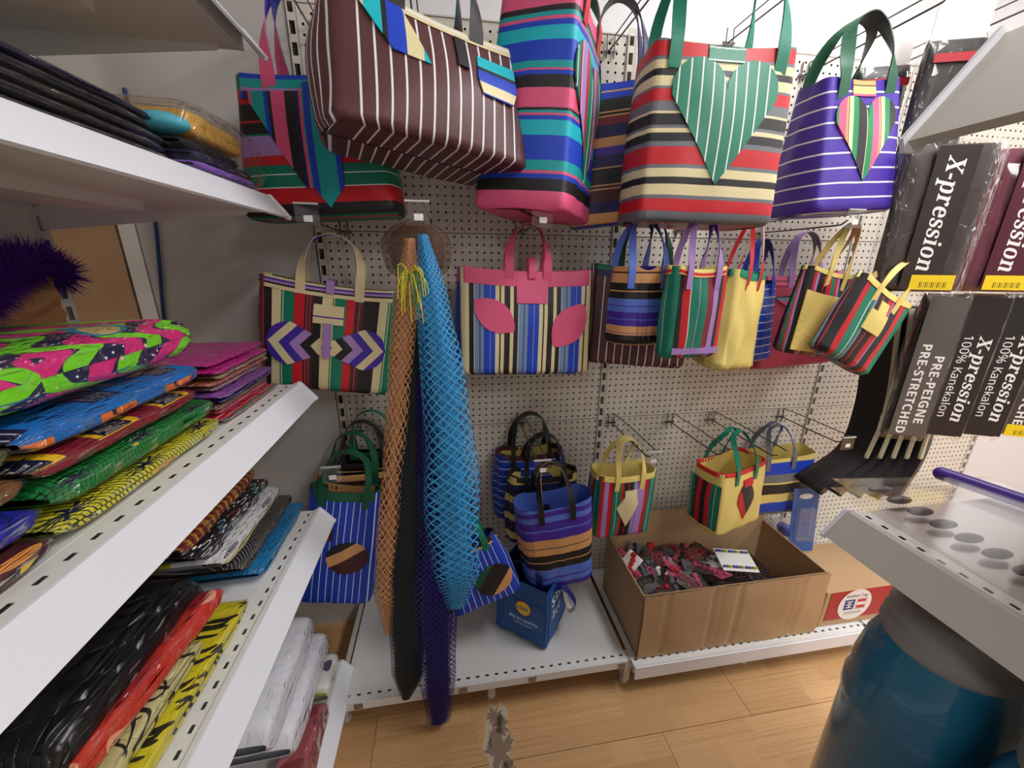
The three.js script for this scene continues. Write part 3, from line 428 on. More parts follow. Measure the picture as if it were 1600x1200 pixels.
bag('woven_tote', 'periwinkle, violet and tan level-striped bag with black handles', { quad: [[806, 795], [931, 790], [922, 914], [835, 920]], z: 0.32, d: 0.12, dt: 0.95, r: 0.045, bulge: 0.006, body: [[['violet', 0.018], ['peri', 0.014], ['violet', 0.004], ['peri', 0.024], ['black', 0.018], ['peach', 0.003], ['black', 0.018], ['peach', 0.018], ['black', 0.002], ['peach', 0.022], ['violet', 0.022], ['peri', 0.004], ['violet', 0.02], ['peri', 0.014], ['violet', 0.012], ['peri', 0.012]], 'v'], lining: 'peri', handles: { out: 'black', inn: 'peach', len: 0.14, off: 0.055, width: 0.02 } }, 'bags in the lower row');
for (const [k, z, dx, hem, lin] of [[0, 0.15, -0.015, 'black', 'yellow'], [1, 0.065, -0.05, 'maroon', 'yellow']]) bag('woven_tote', ['yellow-lined black-rimmed bag just behind the periwinkle striped bag', 'yellow-lined brown-rimmed bag nearest the wall behind the periwinkle striped bag'][k], { pos: V(0.74 + dx, 0.47 + k * 0.05, z), w: 0.26, h: 0.29, d: 0.07, dt: 1.2, r: 0.03, body: k ? [[['blue', 0.03], ['white', 0.003]], 'v'] : [[['navy', 0.02], ['yellow', 0.03], ['black', 0.03]], 'v'], lining: lin, hem: [hem, 0.018], handles: { out: 'black', inn: k ? 'green' : 'black', len: 0.15, off: 0.07, width: 0.018 } }, 'bags in the lower row');
bag('woven_tote', 'cream-edged striped bag with a cream pointed leaf patch', { quad: [[938, 745], [1034, 740], [1013, 835], [930, 840]], z: 0.28, d: 0.11, dt: 0.9, yaw: 0.1, body: [[['lilac', 0.02], ['red', 0.014], ['wine', 0.006], ['green', 0.014], ['white', 0.002], ['green', 0.018], ['red', 0.012], ['black', 0.02], ['red', 0.004], ['black', 0.02], ['green', 0.006], ['lilac', 0.012], ['violet', 0.003], ['lilac', 0.014]], 'u'], lining: 'yellow', hem: ['yellow', 0.02], handles: { out: 'yellow', inn: 'cream', len: 0.12, off: 0.05, width: 0.018 }, patches: [{ name: 'leaf', shape: [[0.0, -0.075], [-0.045, 0.005], [-0.03, 0.03], [-0.018, 0.05], [-0.018, 0.075], [0.03, 0.075], [0.03, 0.05], [0.038, 0.02]], mat: 'cream', off: 0.004 }] }, 'bags in the lower row');
bag('woven_tote', 'yellow bag with a red and black pointed heart and green striped side', { quad: [[1124, 732], [1214, 732], [1195, 825], [1112, 827]], z: 0.3, d: 0.14, dt: 0.9, yaw: 0.28, body: 'yellow', lining: 'yellow', hem: ['red', 0.014], handles: { out: 'green', inn: 'dgreen', len: 0.13, off: 0.05, width: 0.018, back: { out: 'maroon' } }, patches: [{ name: 'side_stripes', shape: rect(0.13, 0.19, 0, -0.01), mat: [[['green', 0.016], ['white', 0.002], ['green', 0.016], ['maroon', 0.016], ['red', 0.02], ['black', 0.02], ['red', 0.016]], 'u'], side: 3 }, { name: 'heart', shape: clip(disc(0.085, 0.16, 0.0, 0.0).map(([x, y]) => [x * (y < 0 ? 1 + y / 0.09 : 1), y]), 1, 0.35, -0.012), mat: 'black' }, { name: 'heart', shape: clip(disc(0.085, 0.16, 0.0, 0.0).map(([x, y]) => [x * (y < 0 ? 1 + y / 0.09 : 1), y]), -1, -0.35, 0.012), mat: 'red' }, { name: 'closing_tab', shape: rect(0.05, 0.026, 0.008, 0.08), mat: 'red', off: 0.005 }] }, 'bags in the lower row');
bag('woven_tote', 'blue, grey, black and yellow level-striped bag behind the yellow heart bag', { quad: [[1170, 708], [1272, 722], [1255, 806], [1160, 800]], z: 0.15, d: 0.12, dt: 0.9, r: 0.03, yaw: -0.1, body: [[['grey', 0.012], ['blue', 0.034], ['yellow', 0.03], ['black', 0.032], ['yellow', 0.006], ['grey', 0.026], ['blue', 0.036], ['yellow', 0.02]], 'v'], lining: 'yellow', handles: { out: 'grey', inn: 'blue', len: 0.13, off: 0.055, width: 0.018 } }, 'bags in the lower row');
// ------------------------------------------------------------------ left gondola with five shelves
const SX = -0.018, BACK = -0.5, ZEND = 0.31, ZNEAR = 3.1;
const left = thing('shelf_gondola', 'white metal shelving with tilted price strips, filled with folded fabrics', 'shelving');
const warmWhite = std(rgb(222, 220, 214), 0.5, { bumpMap: rep(fineNoise, 5, 5), bumpScale: 0.0002 });
part('back_panel', box(BACK - 0.03, BACK, 0.02, 2.25, ZEND + 0.03, ZNEAR), warmWhite, left);
const upr = part('upright', join([box(BACK - 0.03, BACK + 0.006, 0.0, 2.27, ZEND - 0.004, ZEND - 0.002), box(BACK - 0.03, BACK + 0.006, 0.0, 2.27, ZEND + 0.028, ZEND + 0.03), box(BACK - 0.03, BACK - 0.028, 0.0, 2.27, ZEND - 0.004, ZEND + 0.03)]), warmWhite, left);
{ const g = new THREE.PlaneGeometry(0.032, 2.25); g.rotateY(Math.PI / 2); g.translate(BACK + 0.0062, 1.13, ZEND + 0.013); const U = g.attributes.uv; for (let i = 0; i < U.count; i++) U.setY(i, U.getY(i) * 2.25); part('slotted_face', g, uprightFace, upr); }
const slotStripMat = new THREE.MeshStandardMaterial({ color: rgb(228, 228, 224), roughness: 0.4, alphaMap: rep(slotRowAlpha, 28 * (ZNEAR - ZEND), 1), alphaTest: 0.5, side: THREE.DoubleSide });
function gondolaShelf(parent, y, x0, x1, z0, z1, dir, stripMat, bodyMat, sk = 1) {   // front at x1, dir +1 faces +x, -1 faces -x
  const X = x => x1 + dir * x, bx = (a, b, y0, y1, c, d, r) => { const p = X(a), q = X(b); return box(Math.min(p, q), Math.max(p, q), y0, y1, c, d, r); };
  const depth = Math.abs(x1 - x0);
  const s = part('shelf', join([bx(-depth, -0.043, y - 0.004, y, z0, z1), bx(-0.008, 0, y - 0.035, y + 0.004, z0, z1), bx(-depth, -0.046, y - 0.032, y - 0.012, z0, z1), bx(-0.05, -0.008, y - 0.034, y - 0.031, z0, z1), bx(-0.05, -0.004, y - 0.034, y - 0.002, z0, z0 + 0.002)]), bodyMat, parent);
  const sp = new THREE.PlaneGeometry(0.04, z1 - z0); sp.rotateX(-Math.PI / 2); const U = sp.attributes.uv; for (let i = 0; i < U.count; i++) { const a = U.getX(i), b = U.getY(i); U.setXY(i, b, a); } sp.translate(X(-0.0235), y - 0.0005, (z0 + z1) / 2);
  part('slotted_strip', sp, slotStripMat, s);
  const prof = new THREE.Shape([[0, 0.004], [0.004, 0.004], [0.043, -0.044], [0.039, -0.047], [0, -0.003]].map(p => new THREE.Vector2(p[0] * dir * sk, p[1] * sk)));
  const g = new THREE.ExtrudeGeometry(prof, { depth: z1 - z0 - 0.004, bevelEnabled: false }); g.translate(x1, y, z0 + 0.002);
  const st = part('price_strip', g, stripMat, s);
  const cap = new THREE.ExtrudeGeometry(new THREE.Shape([[-0.002, 0.006], [0.006, 0.007], [0.046, -0.043], [0.043, -0.049], [0.034, -0.049], [-0.002, -0.004]].map(p => new THREE.Vector2(p[0] * dir * sk, p[1] * sk))), { depth: 0.006, bevelEnabled: false }); cap.translate(x1, y, z0 - 0.004);
  part('end_cap', cap, stripWhite, st);
  part('stiffener', bx(-depth * 0.62, -depth * 0.38, y - 0.05, y - 0.032, z0 + 0.14, z1), bodyMat, s);
  const br = new THREE.ExtrudeGeometry(new THREE.Shape([[-depth, -0.012], [-0.03, -0.012], [-0.05, -0.04], [-depth, -0.085]].map(p => new THREE.Vector2(p[0] * dir, p[1]))), { depth: 0.004, bevelEnabled: false }); br.translate(x1, y, z0 + 0.008);
  part('bracket', br, bodyMat, s);
  return s;
}
for (const y of [1.975, 1.65, 1.18, 0.775]) gondolaShelf(left, y, BACK, SX, ZEND, ZNEAR, 1, stripWhite, whiteMetal);
gondolaShelf(left, 0.17, BACK, SX, ZEND + 0.02, ZNEAR, 1, stripWhite, whiteMetal);
part('plinth', box(BACK, SX - 0.03, 0, 0.12, ZEND + 0.04, ZNEAR), whiteMetal, left);

// ------------------------------------------------------------------ printed and plain cloth
const cloth = (w, draw) => { const t = tex(512, 512, g => { g.lineCap = 'round'; draw(g, 512); }); t.repeat.set(1 / w, 1 / w); return new THREE.MeshStandardMaterial({ map: t, roughness: 0.6, bumpMap: rep(fineNoise, 40, 40), bumpScale: 0.0006 }); };
const fill = (g, c) => { g.fillStyle = c; g.fillRect(0, 0, 512, 512); };
const dots = (g, c, n, r, x0 = 0, x1 = 512, y0 = 0, y1 = 512) => { g.fillStyle = c; for (let i = 0; i < n; i++) { g.beginPath(); g.arc(x0 + rnd() * (x1 - x0), y0 + rnd() * (y1 - y0), r * (0.6 + rnd() * 0.7), 0, 7); g.fill(); } };
const lines = (g, c, step, lw, ang = 0) => { g.save(); g.translate(256, 256); g.rotate(ang); g.strokeStyle = c; g.lineWidth = lw; for (let y = -400; y < 400; y += step) { g.beginPath(); g.moveTo(-400, y); g.lineTo(400, y); g.stroke(); } g.restore(); };
function flower(g, x, y, r, c, n = 9) { g.strokeStyle = c; g.lineWidth = r * 0.2; for (let i = 0; i < n; i++) { const a = i / n * 6.283; g.beginPath(); g.moveTo(x, y); g.quadraticCurveTo(x + Math.cos(a + 0.3) * r * 0.6, y + Math.sin(a + 0.3) * r * 0.6, x + Math.cos(a) * r, y + Math.sin(a) * r); g.stroke(); } }
const C_ = {
  wave: cloth(0.3, g => { fill(g, '#1b1740'); dots(g, '#e8e8f4', 420, 3); for (let k = -1; k < 4; k++) for (const [c, o, lw] of [['#d8247c', 0, 62], ['#1b1740', 44, 18], ['#74d419', 78, 58], ['#1b1740', 116, 10]]) { g.strokeStyle = c; g.lineWidth = lw; g.beginPath(); for (let i = 0; i <= 40; i++) g.lineTo(i * 13, k * 190 + o + Math.sin(i * 0.3 + k) * 60); g.stroke(); } dots(g, '#f4b8d4', 60, 5); g.fillStyle = '#d9bf84'; g.beginPath(); g.ellipse(250, 250, 90, 46, 0.4, 0, 7); g.fill(); g.strokeStyle = '#1590b8'; g.lineWidth = 18; g.beginPath(); g.ellipse(250, 250, 100, 54, 0.4, 0, 7); g.stroke(); }),
  blueOrange: cloth(0.26, g => { fill(g, '#0f6ec0'); dots(g, '#0a58a4', 900, 3); for (let k = 0; k < 2; k++) { const y = 130 + k * 256; g.fillStyle = '#e8701c'; g.fillRect(330, y - 70, 110, 130); g.fillStyle = '#1a1a40'; g.fillRect(150, y - 50, 190, 90); lines2(g, 350, y - 60, '#e8e4d8'); g.strokeStyle = '#d8d8e4'; g.lineWidth = 3; for (let i = 0; i < 5; i++) { g.beginPath(); g.moveTo(165, y - 35 + i * 15); g.lineTo(320, y - 35 + i * 15); g.stroke(); } } }),
  maroonYellow: cloth(0.24, g => { fill(g, '#8e1226'); dots(g, '#5c0a18', 900, 2.5); for (let k = 0; k < 2; k++) { g.fillStyle = '#f2c416'; g.fillRect(40, 40 + k * 256, 300, 160); g.fillStyle = '#17163a'; g.fillRect(62, 60 + k * 256, 250, 112); g.strokeStyle = '#d8d0c0'; g.lineWidth = 4; for (let i = 0; i < 8; i++) { g.strokeRect(76 + i * 28, 74 + k * 256 + (i % 3) * 8, 18, 70 - (i % 2) * 24); } } }),
  greenPalm: cloth(0.24, g => { fill(g, '#0c8a3a'); lines(g, '#074a22', 14, 4, 0.1); g.fillStyle = '#f0c818'; g.fillRect(60, 60, 34, 24); for (const [x, y] of [[150, 120], [380, 220], [120, 380], [420, 440]]) flower(g, x, y, 62, '#161a3c'); dots(g, '#e6e6ee', 40, 3, 90, 210, 60, 180); }),
  yellowPalm: cloth(0.26, g => { fill(g, '#dcd62c'); lines(g, '#2c3212', 15, 4, -0.15); g.fillStyle = '#f2b818'; g.beginPath(); g.ellipse(330, 180, 100, 56, -0.4, 0, 7); g.fill(); g.strokeStyle = '#3a2a10'; g.lineWidth = 5; for (let i = 0; i < 7; i++) { g.beginPath(); g.moveTo(260 + i * 22, 220); g.lineTo(290 + i * 22, 140); g.stroke(); } for (const [x, y] of [[120, 120], [420, 400], [150, 400]]) flower(g, x, y, 64, '#171a38'); }),
  magenta: cloth(0.3, g => { fill(g, '#cc1f92'); lines(g, '#a01472', 60, 10, 0.05); }),  // plain cloth, shade of its folds painted in as darker lines
  leopard: cloth(0.15, g => { fill(g, '#cdb48c'); for (let i = 0; i < 70; i++) { g.strokeStyle = '#3a2a20'; g.lineWidth = 9; g.beginPath(); g.arc(rnd() * 512, rnd() * 512, 16 + rnd() * 10, rnd() * 6, rnd() * 6 + 4); g.stroke(); } }),
  coral: cloth(0.15, g => { fill(g, '#d4866c'); dots(g, '#8c3d34', 160, 9); dots(g, '#f0d0b8', 140, 6); }),
  greyRose: cloth(0.14, g => { fill(g, '#b8a6a4'); dots(g, '#c8485c', 70, 14); dots(g, '#3c3436', 140, 6); }),
  lilacCloth: cloth(0.2, g => { fill(g, '#9658b0'); lines(g, '#7a3c98', 40, 6, 0.2); }),
  violetCloth: cloth(0.2, g => { fill(g, '#3c1c8c'); lines(g, '#2a1068', 50, 8); }),
  tanLine: cloth(0.12, g => { fill(g, '#a68e70'); lines(g, '#3a2c24', 40, 10, 0.3); }),
  pinkCloth: cloth(0.2, g => { fill(g, '#ec6a90'); lines(g, '#d2507a', 80, 8); }),
  redGreen: cloth(0.12, g => { fill(g, '#c81c34'); g.fillStyle = '#0c5a44'; g.fillRect(0, 0, 200, 512); lines(g, '#f0f0f0', 128, 16, 1.57); }),
  cream: cloth(0.2, g => { fill(g, '#e6d48c'); g.fillStyle = '#5c1426'; g.beginPath(); for (let i = 0; i < 40; i++) { const a = i / 40 * 6.283, r = 150 + (i % 2) * 30; g.lineTo(180 + Math.cos(a) * r, 256 + Math.sin(a) * r); } g.fill(); g.fillStyle = '#1c6a3c'; g.fillRect(420, 0, 92, 512); }),
  greenOrange: cloth(0.16, g => { fill(g, '#17603c'); lines(g, '#0a3a22', 22, 7, 1.57); g.fillStyle = '#eaa22c'; g.fillRect(0, 90, 512, 90); g.fillRect(0, 330, 512, 110); lines(g, '#c87c18', 22, 5, 1.57); }),
  giraffe: cloth(0.2, g => { fill(g, '#7a5228'); g.strokeStyle = '#e6cf8c'; g.lineWidth = 10; for (let j = 0; j < 4; j++) for (let i = 0; i < 4; i++) { const x = i * 128 + (j % 2) * 64, y = j * 128; for (const [a, b] of [[64, 40], [-64, 40], [0, -84]]) { g.beginPath(); g.moveTo(x, y); g.lineTo(x + a, y + b); g.stroke(); } g.fillStyle = '#7a2c20'; g.beginPath(); g.arc(x, y, 16, 0, 7); g.fill(); g.stroke(); } }),
  royal: cloth(0.3, g => { fill(g, '#1626a8'); lines(g, '#0e1a80', 70, 10, 0.2); }),
  maroonLeaf: cloth(0.2, g => { fill(g, '#4e1a22'); for (let i = 0; i < 6; i++) { g.fillStyle = i % 2 ? '#f2ca3c' : '#f0e09c'; g.beginPath(); g.ellipse((i * 190) % 512, i * 90, 110, 30, 0.5, 0, 7); g.fill(); g.strokeStyle = '#1a1a34'; g.lineWidth = 14; g.stroke(); } g.fillStyle = '#ec9a44'; g.beginPath(); g.arc(90, 420, 70, 0, 7); g.fill(); }),
  darkGreen: cloth(0.3, g => { fill(g, '#24483c'); lines(g, '#18342c', 60, 12); }),
  creamFloral: cloth(0.3, g => { fill(g, '#dccdb8'); for (let i = 0; i < 6; i++) flower(g, rnd() * 512, rnd() * 512, 90, '#b4544e', 12); lines(g, '#a89884', 90, 3, 0.3); }),
  goldLeaf: cloth(0.14, g => { fill(g, '#191a24'); for (let i = 0; i < 26; i++) { g.fillStyle = i % 3 ? '#c8bc2c' : '#244c74'; g.beginPath(); g.ellipse(rnd() * 512, rnd() * 512, 60, 22, rnd() * 3, 0, 7); g.fill(); } }),
  redGold: cloth(0.12, g => { fill(g, '#8a1e26'); for (let i = 0; i < 7; i++) { g.fillStyle = '#dba428'; g.fillRect(0, i * 80, 512, 30); } dots(g, '#5e0e14', 200, 8); }),
  navyLine: cloth(0.12, g => { fill(g, '#171a30'); lines(g, '#b4a878', 36, 6, 0.4); }),
  swirl: cloth(0.16, g => { fill(g, '#14131a'); for (let i = 0; i < 12; i++) { g.strokeStyle = ['#f0f0f0', '#8cc8d8', '#a83038'][i % 3]; g.lineWidth = 16; g.beginPath(); g.arc(rnd() * 512, rnd() * 512, 44, 0, 4.4); g.stroke(); } dots(g, '#ffffff', 26, 14); }),
  whiteEmblem: cloth(0.18, g => { fill(g, '#e6e6e8'); g.strokeStyle = '#1a1a22'; g.lineWidth = 12; for (const x of [130, 390]) { g.beginPath(); g.arc(x, 256, 66, 0, 7); g.stroke(); g.beginPath(); g.arc(x, 256, 48, 0, 7); g.stroke(); g.strokeRect(x - 16, 232, 12, 48); g.strokeRect(x + 8, 232, 12, 48); } g.fillStyle = '#ddc42c'; g.fillRect(486, 0, 26, 512); }),
  tealBlue: cloth(0.3, g => { fill(g, '#0e78b0'); dots(g, '#0a5c8c', 200, 5); }),
  scarlet: cloth(0.28, g => { fill(g, '#c93424'); for (let i = 0; i < 7; i++) { g.fillStyle = i % 2 ? '#eea484' : '#a81c24'; g.beginPath(); g.ellipse(rnd() * 512, rnd() * 512, 80, 36, rnd() * 3, 0, 7); g.fill(); } }),
  yellowBlack: cloth(0.2, g => { fill(g, '#d6c81c'); for (let i = 0; i < 34; i++) { g.fillStyle = '#1c1808'; g.beginPath(); g.ellipse(rnd() * 512, rnd() * 512, 66, 11, -0.8 + rnd() * 0.6, 0, 7); g.fill(); } }),
  paleZebra: cloth(0.2, g => { fill(g, '#ccc48a'); for (let i = 0; i < 26; i++) { g.strokeStyle = '#1e1c12'; g.lineWidth = 8 + rnd() * 10; g.beginPath(); g.moveTo(rnd() * 512, rnd() * 512); g.quadraticCurveTo(rnd() * 512, rnd() * 512, rnd() * 512, rnd() * 512); g.stroke(); } }),
  blackCloth: std(rgb(20, 20, 24), 0.55, { bumpMap: rep(fineNoise, 40, 40), bumpScale: 0.001 }), navyCloth: std(rgb(24, 20, 62), 0.6, { bumpMap: rep(fineNoise, 40, 40), bumpScale: 0.001 }), charcoal: std(rgb(44, 42, 42), 0.6, { bumpMap: rep(fineNoise, 40, 40), bumpScale: 0.001 }), whiteCloth: std(rgb(224, 226, 234), 0.7), pinkBrown: cloth(0.3, g => { fill(g, '#9a4c50'); g.fillStyle = '#dc8c9c'; g.beginPath(); g.arc(260, 300, 120, 0, 7); g.fill(); dots(g, '#7c3038', 30, 30); }), gold: std(rgb(214, 166, 76), 0.6), aqua: std(rgb(86, 190, 212), 0.6), purple: std(rgb(128, 84, 190), 0.6), greenWhite: cloth(0.2, g => { fill(g, '#e6e8e0'); g.fillStyle = '#9cb82c'; g.fillRect(0, 0, 512, 190); g.fillStyle = '#50506a'; g.beginPath(); g.ellipse(200, 380, 60, 50, 0, 0, 7); g.fill(); }), kraft: std(rgb(150, 108, 64), 0.75),
};
function lines2(g, x, y, c) { g.fillStyle = '#1a1a40'; for (let i = 0; i < 6; i++) { g.beginPath(); g.arc(x + 12 + i * 14, y + 30 + Math.abs(i - 2.5) * 8, 8, 0, 7); g.fill(); } g.strokeStyle = c; g.lineWidth = 3; g.strokeRect(x + 8, y + 60, 84, 40); }
// a folded length of cloth: rounded fold towards the aisle, lying along z
function foldGeo(L, D, H, ph, grow = 0) {
  const n = 48, m = 22;
  return grid(n, m, (s, t) => {
    const a = s * Math.PI * 2, c = Math.cos(a), q = Math.sin(a), e = Math.pow(Math.max(0, 1 - Math.pow(Math.abs(2 * t - 1), grow ? 5 : 9)), 0.45);
    const k = 1 + 0.05 * noise.noise(t * 3 + ph, s * 4, ph), D2 = D / 2 + grow, H2 = H / 2 + grow * 0.6;
    const x = Math.sign(c) * Math.pow(Math.abs(c), 0.3) * D2 * (0.94 + 0.06 * e) , y = Math.sign(q) * Math.pow(Math.abs(q), 0.42) * H2 * k * (0.25 + 0.75 * e) + (grow ? 0.002 : 0.0) * noise.noise(t * 9, s * 12, ph);
    return [x + 0.004 * noise.noise(t * 4 + ph, s * 2, 1.2), y, (t - 0.5) * (L + 2.4 * grow), s * 2 * (D + H), t * L];
  }, true);
}
function pack(label, matl, z0, z1, y0, y1, o = {}) {
  const L = z1 - z0, H = y1 - y0, D = o.depth ?? 0.36, xf = o.x ?? SX - 0.03;
  const t = thing('fabric_pack', label, 'fabric', [xf - D / 2, (y0 + y1) / 2, (z0 + z1) / 2], o.group ?? 'folded fabrics on the left shelving');
  t.rotation.set(o.rx ?? 0, o.ry ?? 0, o.rz ?? 0); const ph = rnd() * 20;
  part('cloth', foldGeo(L - 0.012, D - 0.012, H - 0.004, ph), matl, t);
  if (!o.bare) part('clear_film', foldGeo(L - 0.012, D - 0.012, H - 0.004, ph, 0.0022), filmSoft, t, 'clear cellophane sleeve');
  return t;
}
// third shelf, middle pile
pack('yellow palm-print fabric at the bottom of the wax-print pile', C_.yellowPalm, 0.61, 0.965, 1.186, 1.218, { x: SX - 0.028, depth: 0.34 });
pack('green fabric with thin stripes and dark flowers, second in the wax-print pile', C_.greenPalm, 0.61, 0.955, 1.218, 1.258, { x: SX - 0.032, depth: 0.34 });
pack('maroon fabric with yellow framed navy motif in the wax-print pile', C_.maroonYellow, 0.645, 0.955, 1.258, 1.288, { x: SX - 0.036, depth: 0.34 });
pack('bright blue fabric with orange and navy motif in the wax-print pile', C_.blueOrange, 0.62, 0.955, 1.288, 1.328, { x: SX - 0.04, depth: 0.34 });
pack('lime green, pink and navy wave-print fabric on top of its pile', C_.wave, 0.6, 0.99, 1.328, 1.405, { x: SX - 0.045, depth: 0.38, rz: 0.04 });
// near pile
pack('maroon fabric with yellow leaves under the royal blue one', C_.maroonLeaf, 0.97, 1.36, 1.186, 1.22, { x: SX - 0.02 });
pack('plain royal blue folded fabric', C_.royal, 0.965, 1.36, 1.22, 1.258, { x: SX - 0.024 });
pack('brown fabric with a cream giraffe network print', C_.giraffe, 0.965, 1.36, 1.258, 1.295, { x: SX - 0.028 });
pack('green and orange ribbed stripe fabric above the giraffe print', C_.greenOrange, 0.965, 1.36, 1.295, 1.33, { x: SX - 0.03 });
pack('cream fabric with jagged maroon motif above the green and orange one', C_.cream, 0.965, 1.36, 1.33, 1.366, { x: SX - 0.034 });
// far pile
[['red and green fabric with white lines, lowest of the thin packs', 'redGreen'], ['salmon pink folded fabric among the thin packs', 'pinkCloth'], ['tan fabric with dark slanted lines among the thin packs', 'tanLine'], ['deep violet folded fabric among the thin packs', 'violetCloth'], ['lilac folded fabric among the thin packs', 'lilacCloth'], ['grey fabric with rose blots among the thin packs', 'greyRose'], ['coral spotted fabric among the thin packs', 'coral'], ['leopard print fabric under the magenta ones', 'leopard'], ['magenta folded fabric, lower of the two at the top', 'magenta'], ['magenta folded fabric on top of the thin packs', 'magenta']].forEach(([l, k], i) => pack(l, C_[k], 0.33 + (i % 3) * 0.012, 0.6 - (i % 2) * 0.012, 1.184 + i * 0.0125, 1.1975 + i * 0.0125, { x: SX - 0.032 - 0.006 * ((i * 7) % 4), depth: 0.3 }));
// second shelf: dark packs and a bag of coloured cloth
[['charcoal fabric pack at the bottom of the dark stack', 'charcoal'], ['black fabric pack, second from the bottom of the dark stack', 'blackCloth'], ['dark grey fabric pack in the middle of the dark stack', 'charcoal'], ['black fabric pack under the navy one', 'blackCloth'], ['navy fabric pack on top of the dark stack', 'navyCloth']].forEach(([l, k], i) => pack(l, C_[k], 0.57 + (i % 2) * 0.02, 1.15, 1.656 + i * 0.0165, 1.673 + i * 0.0165, { x: SX - 0.02 - i * 0.006, depth: 0.4 }));
{
  const t = thing('cloth_bag', 'clear plastic bag of gold, aqua, purple and navy cloths on the upper shelf', 'bag', [-0.185, 1.66, 0.43]);
  for (const [k, x, y, z, l, d, h] of [['purple', 0.02, 0.012, 0, 0.24, 0.26, 0.018], ['navyCloth', 0.02, 0.03, 0, 0.22, 0.25, 0.02], ['blackCloth', 0.01, 0.05, 0.01, 0.2, 0.24, 0.022], ['gold', 0.0, 0.092, -0.03, 0.2, 0.25, 0.052], ['aqua', 0.085, 0.082, 0.085, 0.07, 0.09, 0.035]]) { const g = k === 'aqua' ? new THREE.SphereGeometry(1, 20, 12).scale(d / 2, h / 2, l / 2) : foldGeo(l, d, h, rnd() * 9); g.translate(x, y, z); part('folded_cloth', g, C_[k], t); }
  const g = foldGeo(0.27, 0.31, 0.125, 3.3, 0.004); g.translate(0.01, 0.058, 0); part('clear_film', g, film, t, 'crumpled clear plastic bag');
}
pack('dark green bundle overhanging the top shelf', C_.darkGreen, 0.5, 0.62, 1.985, 2.06, { x: SX + 0.03, depth: 0.3 });
// fourth shelf
[['teal blue folded fabric at the bottom of the slanted stack', 'tealBlue'], ['navy fabric with tan lines in the slanted stack', 'navyLine'], ['white fabric with round black emblem in the slanted stack', 'whiteEmblem'], ['black fabric with white and blue swirls in the slanted stack', 'swirl'], ['dark red and gold banded fabric in the slanted stack', 'redGold'], ['black and gold leaf-print fabric in the slanted stack', 'goldLeaf'], ['cream fabric with red flowers on top of the slanted stack', 'creamFloral']].forEach(([l, k], i) => pack(l, C_[k], 0.3 + i * 0.012, 0.6 + i * 0.02, 0.78 + i * 0.036, 0.816 + i * 0.036, { x: SX - 0.03 - i * 0.022, depth: 0.34, rz: 0.02 }));
const blackPlastic = new THREE.MeshPhysicalMaterial({ color: rgb(22, 24, 26), roughness: 0.25, bumpMap: rep(crinkle, 4, 4), bumpScale: 0.012, clearcoat: 0.6, clearcoatRoughness: 0.2 });
for (const [l, z0, z1, y0, y1, x] of [['black plastic wrapped bundle beside the slanted fabric stack', 0.7, 1.02, 0.78, 0.93, -0.1], ['black plastic wrapped bundle lying on the shelf next to the scarlet fabric', 0.98, 1.4, 0.78, 0.9, -0.12]]) { const t = solo('black_bundle', foldGeo(z1 - z0, 0.34, y1 - y0, rnd() * 9), blackPlastic, l, 'bundle', 'black plastic bundles'); t.position.set(x - 0.17, (y0 + y1) / 2, (z0 + z1) / 2); }
pack('scarlet fabric with peach flames lying along the shelf', C_.scarlet, 0.7, 1.02, 0.84, 0.885, { x: SX - 0.055, depth: 0.1, ry: -0.08, rz: 0.2 });
pack('pale zebra-print fabric under the scarlet one', C_.paleZebra, 0.78, 1.15, 0.81, 0.842, { x: SX - 0.05, depth: 0.1 });
pack('yellow fabric with black brush strokes at the shelf front', C_.yellowBlack, 0.66, 1.08, 0.779, 0.812, { x: SX - 0.03, depth: 0.1 });
// base shelf of the gondola
for (let i = 0; i < 2; i++) pack(['white garment pack underneath on the lowest shelf', 'white garment pack on top on the lowest shelf'][i], C_.whiteCloth, 0.35 + i * 0.03, 0.68 + i * 0.05, 0.262 + i * 0.105, 0.366 + i * 0.105, { x: SX - 0.005 - i * 0.02, depth: 0.3, rz: 0.03 });
pack('pink and brown garment pack at the front of the lowest shelf', C_.pinkBrown, 0.5, 0.82, 0.175, 0.258, { x: SX + 0.02, depth: 0.1, rz: 0.1 });
pack('green and white printed pack by the end of the lowest shelf', C_.greenWhite, 0.34, 0.48, 0.175, 0.25, { x: SX + 0.01, depth: 0.16 });
// behind the fabrics: kraft paper and a purple feather boa
{ const g = grid(40, 26, (s, t) => { const a = noise.noise(s * 7, t * 6, 2.2), b = noise.noise(s * 17, t * 15, 5.1); return [-0.43 + 0.03 * a + 0.012 * b, 1.19 + t * 0.34 * (0.8 + 0.3 * noise.noise(s * 5, 3.3, 1)), 0.42 + s * 0.55, s, t]; }); solo('kraft_paper', g, new THREE.MeshStandardMaterial({ color: rgb(158, 116, 70), roughness: 0.8, side: THREE.DoubleSide }), 'crumpled brown kraft paper at the back of the shelf', 'paper'); }
{ const gs = []; for (let i = 0; i < 5200; i++) { const s = rnd(), a = rnd() * 6.283, R = 0.03 * rnd(), c = V(-0.45 + 0.02 * Math.cos(a), 1.47 - s * 0.06 + 0.035 * Math.sin(s * 8) + R * Math.sin(a), 0.36 + s * 0.42), d = V(Math.cos(a) + 0.2, Math.sin(a), rnd() - 0.5).normalize(); const g = new THREE.ConeGeometry(0.0016, 0.034 + rnd() * 0.014, 3, 1, true); g.translate(0, 0.017, 0); g.applyQuaternion(new THREE.Quaternion().setFromUnitVectors(V(0, 1, 0), d)); g.translate(c.x, c.y, c.z); gs.push(g); } const m = solo('feather_boa', join(gs), std(rgb(104, 40, 180), 0.8), 'purple feather boa behind the kraft paper', 'boa'); m.userData.kind = 'stuff'; }
